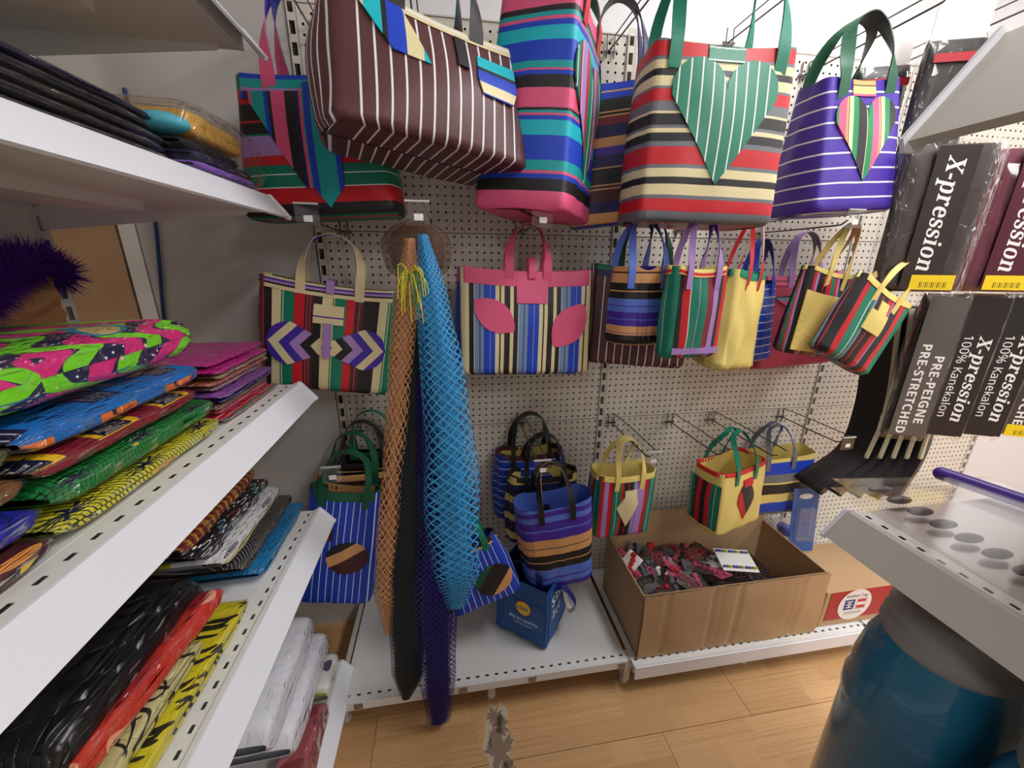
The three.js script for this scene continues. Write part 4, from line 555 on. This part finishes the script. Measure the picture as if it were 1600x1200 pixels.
// cardboard and cable behind the shelf end
{ const t = solo('cardboard_sheet', box(-0.85, -0.565, 0.6, 1.9, 0.004, 0.01), std(rgb(172, 138, 102), 0.8, { bumpMap: rep(softNoise, 2, 2), bumpScale: 0.002 }), 'brown cardboard sheet leaning on the grey wall', 'cardboard');
  const t2 = solo('white_panel', box(-0.56, -0.515, 0.5, 1.95, 0.003, 0.006), std(rgb(214, 210, 202), 0.6), 'narrow pale panel strip beside the cardboard sheet', 'panel');
  solo('cable', wire([V(-0.452, 1.95, 0.008), V(-0.457, 1.6, 0.008), V(-0.497, 1.34, 0.008), V(-0.52, 1.1, 0.008)], 0.005, 30, 8), std(rgb(24, 58, 110), 0.5), 'dark blue cable running down the grey wall', 'cable'); }
// ------------------------------------------------------------------ wire hooks with ticket plates
function hook(label, x, y, len, plate = true) {
  const t = thing('wire_hook', label, 'hook', [x, y, 0.004], 'pegboard wire hooks');
  part('back_clip', join([box(-0.022, 0.022, -0.012, -0.006, 0, 0.004), wire([V(-0.012, -0.03, 0.002), V(-0.012, 0, 0.004), V(-0.012, 0.03, 0.002)], 0.0022, 6), wire([V(0.012, -0.03, 0.002), V(0.012, 0, 0.004), V(0.012, 0.03, 0.002)], 0.0022, 6)]), wireMetal, t).userData.kind = 'stuff';
  part('arm', wire([V(0, -0.006, 0.004), V(0, -0.006, len * 0.5), V(0, -0.004, len - 0.02), V(0, 0.008, len)], 0.0026, 16), wireMetal, t);
  part('ticket_arm', wire([V(0.012, 0.03, 0.004), V(0.012, 0.034, len * 0.5), V(0.012, 0.034, len + 0.02)], 0.002, 12), wireMetal, t);
  if (plate) { const p = part('ticket_plate', box(-0.027, 0.027, -0.016, 0.034, len + 0.02, len + 0.0215), clear, t, 'clear plastic ticket plate'); part('ticket_label', box(-0.008, 0.012, -0.006, 0.008, len + 0.0217, len + 0.0221), paperWhite, p, 'small white printed label'); part('plate_rim', box(-0.027, 0.027, 0.032, 0.036, len + 0.018, len + 0.024), std(rgb(190, 192, 196), 0.3), p); }
  return t;
}
hook('wire hook with clear plate over the purple bow tote', 0.078, 1.6, 0.33);
hook('wire hook with clear plate over the pink leaf tote', 0.648, 1.61, 0.33);
hook('wire hook with clear plate under the red striped tote', 1.241, 1.63, 0.37);
hook('wire hook with clear plate over the tilted yellow bags', 1.562, 1.625, 0.35);
hook('wire hook with clear plate over the brown-disc blue bag', 0.049, 0.908, 0.33);
hook('wire hook with clear plate over the periwinkle striped bag', 0.662, 0.905, 0.37);
hook('wire hook with clear plate holding the cream leaf bag', 1.045, 0.885, 0.33);
hook('empty wire hook between the cream leaf bag and the yellow heart bag', 1.307, 0.874, 0.33, false);
hook('wire hook holding the yellow heart bag', 1.5, 0.872, 0.36, false);
hook('wire hook with clear plate beside the dark hair packs', 1.84, 0.868, 0.29);
hook('wire hook carrying the purple tote', 1.627, 2.13, 0.42);
hook('wire hook carrying the clear hair packs', 1.957, 2.17, 0.46, false);
hook('wire hook carrying the red striped tote', 1.33, 2.2, 0.45, false);
hook('wire hook beside the sideways pink and turquoise tote', 0.93, 2.15, 0.42, false);
hook('wire hook carrying the brown striped tote', 0.336, 2.127, 0.45, false);
hook('wire hook carrying the lilac and blue tote', 0.06, 2.112, 0.4, false);
hook('wire hook carrying the sideways pink and turquoise tote', 0.7, 2.16, 0.42, false);
// ------------------------------------------------------------------ nets
const netAlpha = tex(64, 64, (g, w) => { g.fillStyle = '#000'; g.fillRect(0, 0, w, w); g.strokeStyle = '#fff'; g.lineWidth = 9; for (const o of [-64, 0, 64]) { g.beginPath(); g.moveTo(o, 0); g.lineTo(o + 64, 64); g.stroke(); g.beginPath(); g.moveTo(o + 64, 0); g.lineTo(o, 64); g.stroke(); } }, false);
function netMat(c, cell) { return new THREE.MeshStandardMaterial({ color: c, roughness: 0.6, alphaMap: rep(netAlpha, 1 / cell, 1 / (cell * 1.6)), alphaTest: 0.5, side: THREE.DoubleSide }); }
function netTube(pts, n = 26, m = 60, flat = 0.45, wr = 0.25) {      // pts: [u, v, half width px, z]
  const P = pts.map(([u, v, hw, z]) => ({ c: px(u, v, 'z', z), r: px(u + hw, v, 'z', z).x - px(u, v, 'z', z).x })), curve = new THREE.CatmullRomCurve3(P.map(p => p.c));
  return grid(n, m, (s, t) => { const k = t * (P.length - 1), i = Math.min(P.length - 2, Math.floor(k)), r = P[i].r + (P[i + 1].r - P[i].r) * (k - i), c = curve.getPoint(t), a = s * Math.PI * 2, w = 1 + wr * noise.noise(Math.cos(a) * 2 + t * 2, Math.sin(a) * 2, t * 5); return [c.x + Math.cos(a) * r * w, c.y, c.z + Math.sin(a) * r * flat * w, s * 0.14, t * 0.9]; }, true);
}
function net(label, color, pts, cell, core) {
  const t = thing('hair_net', label, 'net', [0, 0, 0], 'nets hanging from one hook');
  part('outer_net', netTube(pts), netMat(color, cell), t);
  part('inner_net', netTube(pts.map(p => [p[0], p[1], p[2] * 0.72, p[3]]), 20, 50, 0.5, 0.5), netMat(color, cell * 0.8), t);
  part('gathered_core', netTube(pts.map(p => [p[0], p[1], p[2] * core, p[3]]), 18, 50, 0.5, 0.6), new THREE.MeshPhysicalMaterial({ color, roughness: 0.9, transmission: 0.25, thickness: 0, side: THREE.DoubleSide }), t);
}
net('tan brown sponge net hanging to the left of the blue one', rgb(206, 150, 104), [[640, 372, 8, 0.42], [636, 460, 20, 0.43], [624, 600, 18, 0.44], [612, 800, 21, 0.45], [607, 930, 22, 0.455], [606, 990, 6, 0.455]], 0.011, 0.4);
net('near-black green sponge net hanging in the middle', rgb(10, 30, 36), [[650, 500, 6, 0.4], [648, 560, 24, 0.42], [645, 720, 32, 0.44], [645, 900, 38, 0.452], [638, 1050, 26, 0.46], [634, 1092, 6, 0.46]], 0.005, 0.8);
net('long navy blue sponge net reaching below the shelf edge', rgb(22, 18, 112), [[664, 500, 6, 0.43], [672, 560, 18, 0.45], [680, 720, 28, 0.47], [682, 900, 36, 0.478], [684, 1060, 28, 0.48], [684, 1128, 17, 0.48]], 0.006, 0.6);
net('bright sky blue sponge net', rgb(60, 160, 220), [[660, 366, 8, 0.44], [678, 470, 24, 0.46], [694, 600, 34, 0.475], [705, 760, 42, 0.49], [712, 890, 38, 0.495], [712, 948, 14, 0.495]], 0.011, 0.5);
{ const c = px(652, 395, 'z', 0.39), t = thing('hair_net', 'rounded dark brown fine net behind the blue one', 'net', [c.x, c.y, c.z], 'nets hanging from one hook');
  const g = grid(30, 16, (s, th) => { const a = s * Math.PI * 2, p = th * 2.3, r = 0.085 * Math.sin(p) * (1 + 0.15 * noise.noise(Math.cos(a) * 2, Math.sin(a) * 2, p)); return [Math.cos(a) * r, 0.075 * Math.cos(p), Math.sin(a) * r * 0.35, s * 0.4, th * 0.3]; }, true); part('outer_net', g, netMat(rgb(84, 48, 26), 0.004), t);
  const g2 = g.clone(); g2.scale(0.8, 0.92, 0.7); part('inner_net', g2, netMat(rgb(74, 42, 24), 0.0035), t); }
hook('wire hook with clear plate holding the nets', 0.34, 1.6, 0.43);
{ const c = px(640, 430, 'z', 0.5), t = thing('raffia_bow', 'yellow and green raffia bow tied on the nets', 'bow', [c.x, c.y, c.z]);
  for (let i = 0; i < 26; i++) { const a = rnd() * 6.28, l = 0.014 + rnd() * 0.026, d = V(Math.cos(a) * l, Math.sin(a) * l * 0.7 + (i % 4 ? 0 : -0.04), rnd() * 0.012); part('strand', wire([V(0, 0, 0), V(d.x * 0.6, d.y * 0.6 + 0.012, d.z), V(d.x, d.y - 0.015 * rnd(), d.z), V(d.x * 1.1, d.y - 0.03 - rnd() * 0.03, 0.002)], 0.0013, 14, 5), std([rgb(214, 214, 40), rgb(52, 150, 92), rgb(222, 206, 60)][i % 3], 0.55), t); } }
// ------------------------------------------------------------------ cardboard box of hair accessories
const card = new THREE.MeshStandardMaterial({ roughness: 0.8, map: tex(512, 256, (g, w, h) => { g.fillStyle = '#bb9a74'; g.fillRect(0, 0, w, h); for (let i = 0; i < 500; i++) { g.fillStyle = `rgba(${120 + rnd() * 60},${90 + rnd() * 50},${60 + rnd() * 40},0.12)`; g.fillRect(rnd() * w, rnd() * h, 1 + rnd() * 30, 1.2); } }), bumpMap: rep(softNoise, 2, 2), bumpScale: 0.0015 });
{
  const t = thing('cardboard_box', 'open brown cardboard box with dented front full of hair accessory packets', 'box', [1.4, 0.13, 0.28]);
  const W = 0.37, D = 0.165, H = 0.285;
  const fg = grid(60, 12, (s, v) => { const x = (s - 0.5) * 2 * W, cr = [-0.28, -0.1, -0.07, 0.0, 0.23, 0.26].reduce((a, c) => a - 0.006 * Math.exp(-Math.pow((x - c) / 0.006, 2)), 0); return [x, v * H + 0.004 * noise.noise(s * 4, v, 3) * v, D + cr + 0.006 * noise.noise(s * 5, v * 2, 1) + 0.012 * v * (1 - v), s * 2, v]; });
  part('front_panel', fg, new THREE.MeshStandardMaterial({ ...{}, map: card.map, roughness: 0.8, side: THREE.DoubleSide }), t); part('front_panel_inside', box(-W, W, 0, H - 0.004, D - 0.012, D - 0.008), card, t);
  part('side_panel', box(-W, -W + 0.005, 0, H - 0.01, -D, D - 0.01), card, t); part('side_panel', box(W - 0.005, W, 0, H - 0.01, -D, D - 0.01), card, t);
  part('back_panel', box(-W, W, 0, H + 0.09, -D - 0.005, -D), card, t); part('base', box(-W, W, 0, 0.005, -D, D), card, t);
  const pk = [['pink', 'magenta hair clip packet'], ['black', 'black hair bobble packet'], ['red', 'red bead packet'], ['white', 'white card packet'], ['rose', 'rose hair slide packet']], inBox = 'hair accessory packets in the cardboard box';
  for (let i = 0; i < 26; i++) {
    const x = 1.06 + (i % 7) * 0.058 + rnd() * 0.02, z = 0.165 + Math.floor(i / 7) * 0.062 + rnd() * 0.02, y = 0.345 + rnd() * 0.035 - (x - 1.06) * 0.05, [k] = pk[i % 5], p = thing('accessory_packet', 'small ' + ['pink', 'black', 'red', 'white card', 'rose'][i % 5] + ' hair accessory packet in the cardboard box', 'packet', [x, y, z], inBox);
    p.rotation.set(0.5 * (rnd() - 0.5) + 0.2, rnd() * 3, 0.7 * (rnd() - 0.5));
    part('card', box(-0.04, 0.04, -0.001, 0.001, -0.03, 0.03), [plain('pink'), black, paperWhite, plain('grey'), plain('wine')][(i * 3 + (i >> 2)) % 5], p);
    for (let q = 0; q < 4; q++) part('clip', (i % 3 ? new THREE.SphereGeometry(0.007 + rnd() * 0.006, 8, 6) : new THREE.TorusGeometry(0.009 + rnd() * 0.004, 0.0035, 6, 12).rotateX(Math.PI / 2)).translate(-0.026 + q * 0.018, 0.005, (rnd() - 0.5) * 0.025), plain(k === 'white' ? 'grey' : k), p);
    const g = new THREE.SphereGeometry(1, 14, 8); g.scale(0.044, 0.011, 0.034); part('clear_film', g, film, p);
  }
  const f = solo('packing_layer', grid(30, 16, (s, v) => [1.05 + s * 0.66, 0.315 + 0.02 * noise.noise(s * 9, v * 6, 1) - s * 0.06, 0.13 + v * 0.29, s, v]), new THREE.MeshStandardMaterial({ color: rgb(60, 42, 44), roughness: 0.4, side: THREE.DoubleSide, bumpMap: rep(crinkle, 4, 4), bumpScale: 0.01 }), 'dark crumpled packets filling the lower part of the cardboard box', 'packets');
  const b = thing('bead_card', 'white card with rows of coloured hair beads', 'card', [1.52, 0.352, 0.27]); b.rotation.set(0.25, -0.15, -0.06);
  part('card', box(-0.075, 0.075, -0.001, 0.001, -0.05, 0.05), paperWhite, b);
  for (let r = 0; r < 2; r++) for (let i = 0; i < 11; i++) part('bead', new THREE.SphereGeometry(0.0055, 10, 8).translate(-0.065 + i * 0.013, 0.006, -0.036 + r * 0.07), std([rgb(50, 60, 190), rgb(120, 60, 170), rgb(60, 160, 60), rgb(220, 200, 40)][(i + r) % 4], 0.25), b);
}
// ------------------------------------------------------------------ blue shopping bag
function decal(w, h, cw, ch, draw, bg) { return new THREE.MeshStandardMaterial({ roughness: 0.5, map: tex(cw, ch, (g, W, H) => { g.fillStyle = bg; g.fillRect(0, 0, W, H); draw(g, W, H); }) }); }
{
  K.lblue = rgb(12, 84, 158); K.lnavy = rgb(26, 36, 110);
  const o = { w: 0.215, h: 0.265, d: 0.2, dt: 1, r: 0.004, bulge: 0.004, sag: 0 }, c = V(0.705, 0.13, 0.37), yaw = -0.66, f = V(Math.sin(yaw), 0, Math.cos(yaw)), rt = V(Math.cos(yaw), 0, -Math.sin(yaw));
  const p = c.clone().addScaledVector(rt, -o.w / 2).addScaledVector(f, -o.d / 2), t = thing('shopping_bag', 'blue printed shopping bag with yellow round logo standing on the base shelf', 'bag', [p.x, 0.138, p.z]); t.rotation.y = yaw;
  part('body', bagBody(o), plain('lblue'), t); part('lining', bagBody(o, 0.003), plain('lblue'), t);
  const sheet = (s, w, h, cx, cy, m, n) => { const g = applique(o, rect(w, h, cx, cy), 0.0015, s), P = g.attributes.uv; for (let i = 0; i < P.count; i++) P.setXY(i, (P.getX(i) - 0.5 - cx) / w + 0.5, (P.getY(i) - 0.5 - cy) / h + 0.5); part(n, g, m, t); };
  sheet(0, 0.17, 0.13, 0.015, -0.01, decal(0.17, 0.13, 512, 392, (g, W, H) => { g.textAlign = 'center'; g.fillStyle = '#0b3f96'; g.fillRect(150, 0, 210, 200); g.fillStyle = '#f4d21c'; g.beginPath(); g.arc(255, 98, 92, 0, 7); g.fill(); g.strokeStyle = '#c81c24'; g.lineWidth = 8; g.stroke(); g.fillStyle = '#0b3a8c'; g.font = 'bold 68px sans-serif'; g.fillText('LIDL', 255, 122); g.fillStyle = '#e4ecf6'; g.font = 'bold 54px sans-serif'; g.fillText('Big on quality', 255, 288); g.font = '40px sans-serif'; g.fillText('Lidl on price', 255, 345); }, '#0c549e'), 'logo_print');
  sheet(1, 0.17, 0.23, 0, 0.01, decal(0.13, 0.19, 350, 512, (g, W, H) => { g.fillStyle = '#f2f6fb'; g.font = 'bold 120px sans-serif'; g.fillText('Ski', 30, 190); g.fillText('Ice', 50, 330); g.fillText('ea', 200, 130); }, '#0c549e'), 'side_print');
  part('handle', twoTone(ribbon([V(o.w / 2 + 0.002, o.h - 0.03, 0.05), V(o.w / 2 + 0.03, o.h - 0.02, 0.03), V(o.w / 2 + 0.07, o.h - 0.1, 0.0), V(o.w / 2 + 0.045, o.h - 0.16, -0.02), V(o.w / 2 + 0.015, o.h - 0.1, -0.03), V(o.w / 2 + 0.004, o.h - 0.02, -0.05)], [V(0, 0, 1), V(0, 0, 1), V(0.3, 0, 1), V(0, 0, 1), V(0, 0, 1), V(0, 0, 1)], 0.026, 0.003), rgb(220, 214, 210), K.lnavy), strapMat, t);
  part('handle', twoTone(ribbon([V(0.06, o.h - 0.03, 0.078), V(0.06, o.h + 0.03, 0.078), V(0.0, o.h + 0.07, 0.07), V(-0.06, o.h + 0.03, 0.078), V(-0.06, o.h - 0.03, 0.078)], [V(1, 0, 0), V(1, 0, 0), V(0, 0, 1), V(-1, 0, 0), V(-1, 0, 0)], 0.026, 0.003), K.lnavy, K.lnavy), strapMat, t);
}
// ------------------------------------------------------------------ carton with round sticker, blue packs
{
  const t = thing('carton', 'low red and brown carton with a round white sticker', 'carton', [2.0, 0.13, 0.3]);
  part('body', box(-0.2, 0.22, 0, 0.17, -0.12, 0.13, 0.004), card, t);
  part('red_panel', box(-0.18, 0.22, 0.03, 0.168, 0.1305, 0.132), std(rgb(170, 26, 34), 0.45), t);
  const s = new THREE.CircleGeometry(0.075, 40); s.translate(-0.06, 0.098, 0.1335); part('round_sticker', s, new THREE.MeshStandardMaterial({ roughness: 0.5, map: tex(512, 512, g => { g.fillStyle = '#eceae8'; g.fillRect(0, 0, 512, 512); g.fillStyle = '#26305c'; g.textAlign = 'center'; g.font = 'bold 62px sans-serif'; g.fillText('Hidden Tag', 256, 130); g.fillStyle = '#22408c'; g.fillRect(90, 165, 160, 170); g.fillStyle = '#eceae8'; for (const y of [195, 242, 289]) g.fillRect(125, y, 90, 16); g.fillRect(160, 195, 20, 110); g.strokeStyle = '#b02430'; g.lineWidth = 6; g.strokeRect(280, 165, 150, 170); g.fillStyle = '#b82430'; g.fillRect(290, 176, 130, 44); g.fillRect(290, 276, 130, 48); g.fillStyle = '#555a78'; for (let i = 0; i < 2; i++) g.fillRect(120, 375 + i * 26, 270, 9); }) }), t);
  const b = thing('blister_pack', 'tall blue blister pack with oval white logo leaning behind the cardboard box', 'pack', [1.875, 0.31, 0.22]); b.rotation.set(-0.08, -0.2, 0.05);
  part('backing_card', box(-0.05, 0.055, 0, 0.3, -0.003, 0), std(rgb(58, 98, 172), 0.4), b); const ov = new THREE.CircleGeometry(0.028, 30); ov.scale(1, 0.45, 1); ov.translate(0, 0.265, 0.002); part('oval_logo', ov, paperWhite, b);
  const bl = new RoundedBoxGeometry(0.075, 0.16, 0.03, 3, 0.012); bl.translate(0, 0.14, 0.014); part('clear_blister', bl, film, b);
  const r = thing('blue_pouch', 'royal blue brush head in crumpled clear film beside the blister pack', 'pouch', px(1228, 828, 'z', 0.06).toArray()); const g = new THREE.SphereGeometry(0.05, 20, 12); g.scale(1.1, 0.6, 0.6); part('brush_head', g, std(rgb(20, 34, 150), 0.5), r); const g2 = new THREE.SphereGeometry(0.075, 20, 12); g2.scale(1.2, 0.8, 0.6); part('clear_film', g2, film, r); r.rotation.z = -0.6;
  part('stem', new THREE.CylinderGeometry(0.012, 0.012, 0.24, 10).translate(0, -0.14, 0), std(rgb(20, 34, 150), 0.5), r);
}
// ------------------------------------------------------------------ hair packs
const hairTex = (a, b) => tex(256, 256, g => { g.fillStyle = a; g.fillRect(0, 0, 256, 256); for (let i = 0; i < 420; i++) { g.strokeStyle = i % 2 ? b : a; g.globalAlpha = 0.5; g.lineWidth = 1 + rnd() * 2; const x = rnd() * 256; g.beginPath(); g.moveTo(x, 0); g.bezierCurveTo(x + 8, 80, x - 8, 170, x, 256); g.stroke(); } });
const hairMat = { brown: new THREE.MeshStandardMaterial({ map: hairTex('#2a2222', '#453838'), roughness: 0.4 }), wine: new THREE.MeshStandardMaterial({ map: hairTex('#4a1028', '#7c1c3c'), roughness: 0.4 }), black: new THREE.MeshStandardMaterial({ map: hairTex('#121114', '#2c2a2c'), roughness: 0.35 }) };
function slab(w, h, d, e = 0.3) { return grid(32, 24, (s, t) => { const a = s * Math.PI * 2, c = Math.cos(a), q = Math.sin(a), k = Math.pow(Math.max(0, 1 - Math.pow(Math.abs(2 * t - 1), 10)), 0.5); return [Math.sign(c) * Math.pow(Math.abs(c), e) * w / 2, (t - 0.5) * h, Math.sign(q) * Math.pow(Math.abs(q), 0.7) * d / 2 * (0.2 + 0.8 * k) * (1 + 0.15 * noise.noise(c * 2, t * 5, q)), s * 2, t]; }, true); }
function printPlane(w, h, W, H, draw) { const m = new THREE.MeshStandardMaterial({ roughness: 0.4, transparent: true, alphaTest: 0.5, side: THREE.DoubleSide, map: tex(W, H, (g) => draw(g, W, H)) }); m.alphaMap = null; return [new THREE.PlaneGeometry(w, h), m]; }
// lettering as real thin shapes is not needed: flat print on a strip of the pack
function hairPack(label, kind, x, y, z, w, h, o = {}) {
  const t = thing('hair_pack', label, 'hair pack', [x, y, z], 'braiding hair packs on the wall hooks'); t.rotation.set(o.rx ?? 0, o.ry ?? -0.35, o.rz ?? 0);
  part('hair', slab(w * 0.86, h * 0.94, 0.04), hairMat[kind], t);
  part('clear_sleeve', slab(w, h, 0.052, 0.25), filmSmooth, t, 'shiny clear plastic sleeve');
  if (o.text) { const g = new THREE.PlaneGeometry(o.tw ?? 0.09, h * 0.9); g.translate(o.tx ?? 0, o.ty ?? 0, 0.0285); part('printed_strip', g, new THREE.MeshStandardMaterial({ roughness: 0.35, map: tex(256, 1024, (q, W, H) => { q.fillStyle = o.bg ?? '#2b2222'; q.fillRect(0, 0, W, H); q.save(); q.translate(W / 2, 20); q.rotate(Math.PI / 2); q.fillStyle = '#f0f0f0'; o.text(q, H - 40, W); q.restore(); }) }), t); }
  if (o.tag) { const g = box(-0.055, 0.055, -h / 2 + 0.02, -h / 2 + 0.062, 0.029, 0.03); g.translate(o.tagx ?? 0.01, 0, 0); const tg = part('yellow_tag', g, std(rgb(238, 208, 16), 0.5), t); for (let i = 0; i < 14; i++) part('bar', box(-0.03 + i * 0.005, -0.028 + i * 0.005 - (i % 3) * 0.0008, -h / 2 + 0.026, -h / 2 + 0.042, 0.0301, 0.0304).translate(o.tagx ?? 0.01, 0, 0), black, tg); }
  if (o.header) { part('header_card', box(-w * 0.4, w * 0.4, h * 0.5 - 0.01, h * 0.5 + 0.09, -0.001, 0.001), std(rgb(222, 216, 214), 0.5), t); }
  return t;
}
const scriptBig = (q, L) => { q.font = 'italic bold 152px serif'; q.textBaseline = 'middle'; q.fillText('X-pression', 40, 0); };
const kanek = (q, L) => { q.textBaseline = 'middle'; q.font = 'italic bold 120px serif'; q.fillText('X-pression', 240, -50); q.font = '84px sans-serif'; q.fillText('100% Kanekalon', 240, 60); };
const pre = (q, L) => { q.textBaseline = 'middle'; q.font = 'bold 92px sans-serif'; q.fillText('PRE-PEIGNE', 380, -52); q.fillText('PRE-STRETCHED', 300, 52); };
hairPack('dark brown hair pack with white script lettering and a yellow tag', 'brown', 1.79, 1.63, 0.4, 0.25, 0.42, { text: scriptBig, tw: 0.1, tag: 1, tagx: 0.03 });
hairPack('burgundy hair pack with white script lettering and a yellow tag', 'wine', 2.06, 1.63, 0.42, 0.25, 0.42, { text: scriptBig, tw: 0.1, bg: '#4c1028', tag: 1 });
hairPack('dark hair pack with a red band hanging highest on the wall', 'black', 1.7, 1.88, 0.22, 0.16, 0.4, { header: 1 });
hairPack('second dark hair pack with a red band hanging highest beside the grey shelf', 'black', 1.78, 1.9, 0.34, 0.16, 0.4, { header: 1 });
for (const [x, z] of [[1.7, 0.22], [1.78, 0.34]]) { const m = new THREE.Mesh(box(-0.06, 0.06, 0.13, 0.15, 0.0285, 0.0295), std(rgb(168, 30, 44), 0.4)); m.name = 'red_band'; m.castShadow = m.receiveShadow = true; scene.children.find(c => c.name.startsWith('hair_pack') && Math.abs(c.position.x - x) < 1e-6 && Math.abs(c.position.z - z) < 1e-6).add(m); }
const lowerPacks = [['hair pack with block lettering, first of the leaning lower packs', pre, '#5a5552', 'black'], ['narrow hair pack with script and plain lettering beside the block lettered one', kanek, '#201c1e', 'brown'], ['hair pack with script and plain lettering under the burgundy pack', kanek, '#1c1a1c', 'black'], ['last leaning hair pack with block lettering by the right shelving', pre, '#3c3836', 'black']];
lowerPacks.forEach(([l, tx, bg, kd], i) => { const p = px([1440, 1500, 1562, 1625][i], 575, 'z', 0.38 + i * 0.02); hairPack(l, kd, p.x, p.y, p.z, 0.13, 0.52, { text: tx, tw: 0.1, bg, rz: 0.0, ry: -0.45, tag: i === 3 }); });
// long bare hair bundles seen edge on, tails sweeping to the left
for (let i = 0; i < 5; i++) {
  const p0 = px(1385 + i * 17, 480, 'z', 0.2 + i * 0.025), p1 = px(1362 + i * 18, 640, 'z', 0.2 + i * 0.025), p2 = px(1335 + i * 20, 705, 'z', 0.21 + i * 0.025), p3 = px(1262 + i * 28, 758 + i * 3, 'z', 0.22 + i * 0.03);
  const t = thing('hair_bundle', 'long black braiding hair bundle with pale edge, tail sweeping sideways', 'hair bundle', [0, 0, 0], 'long hair bundles beside the packs');
  const D = V(0.25, 0, 1).normalize(), dirs = [D, D, D, D];
  part('hair', ribbon([p0, p1, p2, p3], dirs, 0.11, 0.026, 40), hairMat.black, t);
  const off = V(-0.012, 0, 0.058); part('pale_edge', ribbon([p0, p1, p2].map(p => p.clone().add(off)), dirs.slice(0, 3), 0.008, 0.02, 30), std(rgb(206, 204, 172), 0.5), t, 'pale cream card edge');
}
// ------------------------------------------------------------------ right gondola, close to the camera
const RX = 1.125, RZ = 0.9;
const right = thing('shelf_gondola', 'grey-beige metal shelving with a bare tilted price strip beside the aisle', 'shelving');
part('back_panel', box(1.64, 1.67, 0.02, 1.9, RZ + 0.03, ZNEAR), greyMetal, right); part('upright', box(1.636, 1.67, 0, 1.92, RZ - 0.004, RZ + 0.03), greyMetal, right);
gondolaShelf(right, 1.066, 1.64, RX, RZ, ZNEAR, -1, greyMetal, greyMetal); gondolaShelf(right, 1.79, 1.64, 1.145, RZ, ZNEAR, -1, greyMetal, greyMetal, 2.7);
part('plinth', box(RX + 0.03, 1.64, 0, 0.12, RZ, ZNEAR), greyMetal, right);
const blueJug = new THREE.MeshPhysicalMaterial({ color: rgb(36, 116, 152), roughness: 0.25, clearcoat: 0.5, bumpMap: rep(softNoise, 3, 2), bumpScale: 0.004 });
for (const [l, x, z] of [['tall blue plastic drum with grey neck standing under the end of the grey shelving', 1.305, 1.0], ['second blue plastic drum with grey neck under the grey shelving', 1.243, 1.242]]) {
  const t = thing('plastic_drum', l, 'drum', [x, 0.12, z], 'blue plastic drums'), K7 = 0.77;
  part('body', new THREE.LatheGeometry([[0, 0], [0.14, 0], [0.15, 0.01], [0.15, 0.5], [0.156, 0.52], [0.156, 0.55], [0.15, 0.57], [0.15, 0.6], [0.14, 0.66], [0.12, 0.71]].map(p => new THREE.Vector2(p[0] * K7, p[1])), 48), blueJug, t);
  part('neck', new THREE.LatheGeometry([[0.122, 0.705], [0.128, 0.715], [0.125, 0.735], [0.118, 0.74], [0.121, 0.76], [0.112, 0.77], [0.112, 0.8], [0, 0.8]].map(p => new THREE.Vector2(p[0] * K7, p[1])), 48), std(rgb(150, 149, 147), 0.45), t, 'grey ribbed neck');
}
{ // clear sleeve of dark pieces, purple roller and small cartons on the grey shelf
  const t = thing('clear_sleeve', 'flat clear plastic sleeve with dark oval pieces on the grey shelf', 'sleeve', [1.33, 1.072, 1.0]); t.rotation.y = -0.12;
  part('film', box(-0.19, 0.14, 0.02, 0.0215, -0.15, 0.2), clear, t); part('film', box(-0.19, 0.14, 0.0, 0.0012, -0.15, 0.2), clear, t);
  for (let i = 0; i < 9; i++) { const g = new THREE.SphereGeometry(0.016, 16, 10); g.scale(1.5, 0.45, 0.6); g.translate(-0.11 + i * 0.003, 0.0105, -0.125 + i * 0.036); part('dark_piece', g, std(rgb(52, 52, 56), 0.4), t); }
  const r = solo('purple_roller', new THREE.CapsuleGeometry(0.014, 0.34, 6, 16).rotateX(Math.PI / 2), std(rgb(78, 44, 150), 0.4), 'long purple rounded stick lying on the grey shelf', 'stick'); r.position.set(1.47, 1.088, 1.0); r.rotation.y = 0.3;
  const b = solo('small_carton', box(-0.06, 0.06, 0, 0.07, -0.05, 0.05, 0.003), std(rgb(176, 148, 120), 0.7), 'small brown carton on the grey shelf behind the purple stick', 'carton'); b.position.set(1.57, 1.072, 1.0);
  const u = thing('cloth_roll', 'dark navy roll on the upper grey shelf', 'roll', [1.3, 1.795, 0.98]); part('roll', new THREE.CapsuleGeometry(0.05, 0.2, 6, 18).rotateX(Math.PI / 2).translate(0.04, 0.05, 0.1), C_.navyCloth, u); part('label_band', new THREE.CylinderGeometry(0.0515, 0.0515, 0.05, 24, 1, true).rotateX(Math.PI / 2).translate(0.04, 0.05, 0.1), paperWhite, u);
}
renderer.render(scene, camera);
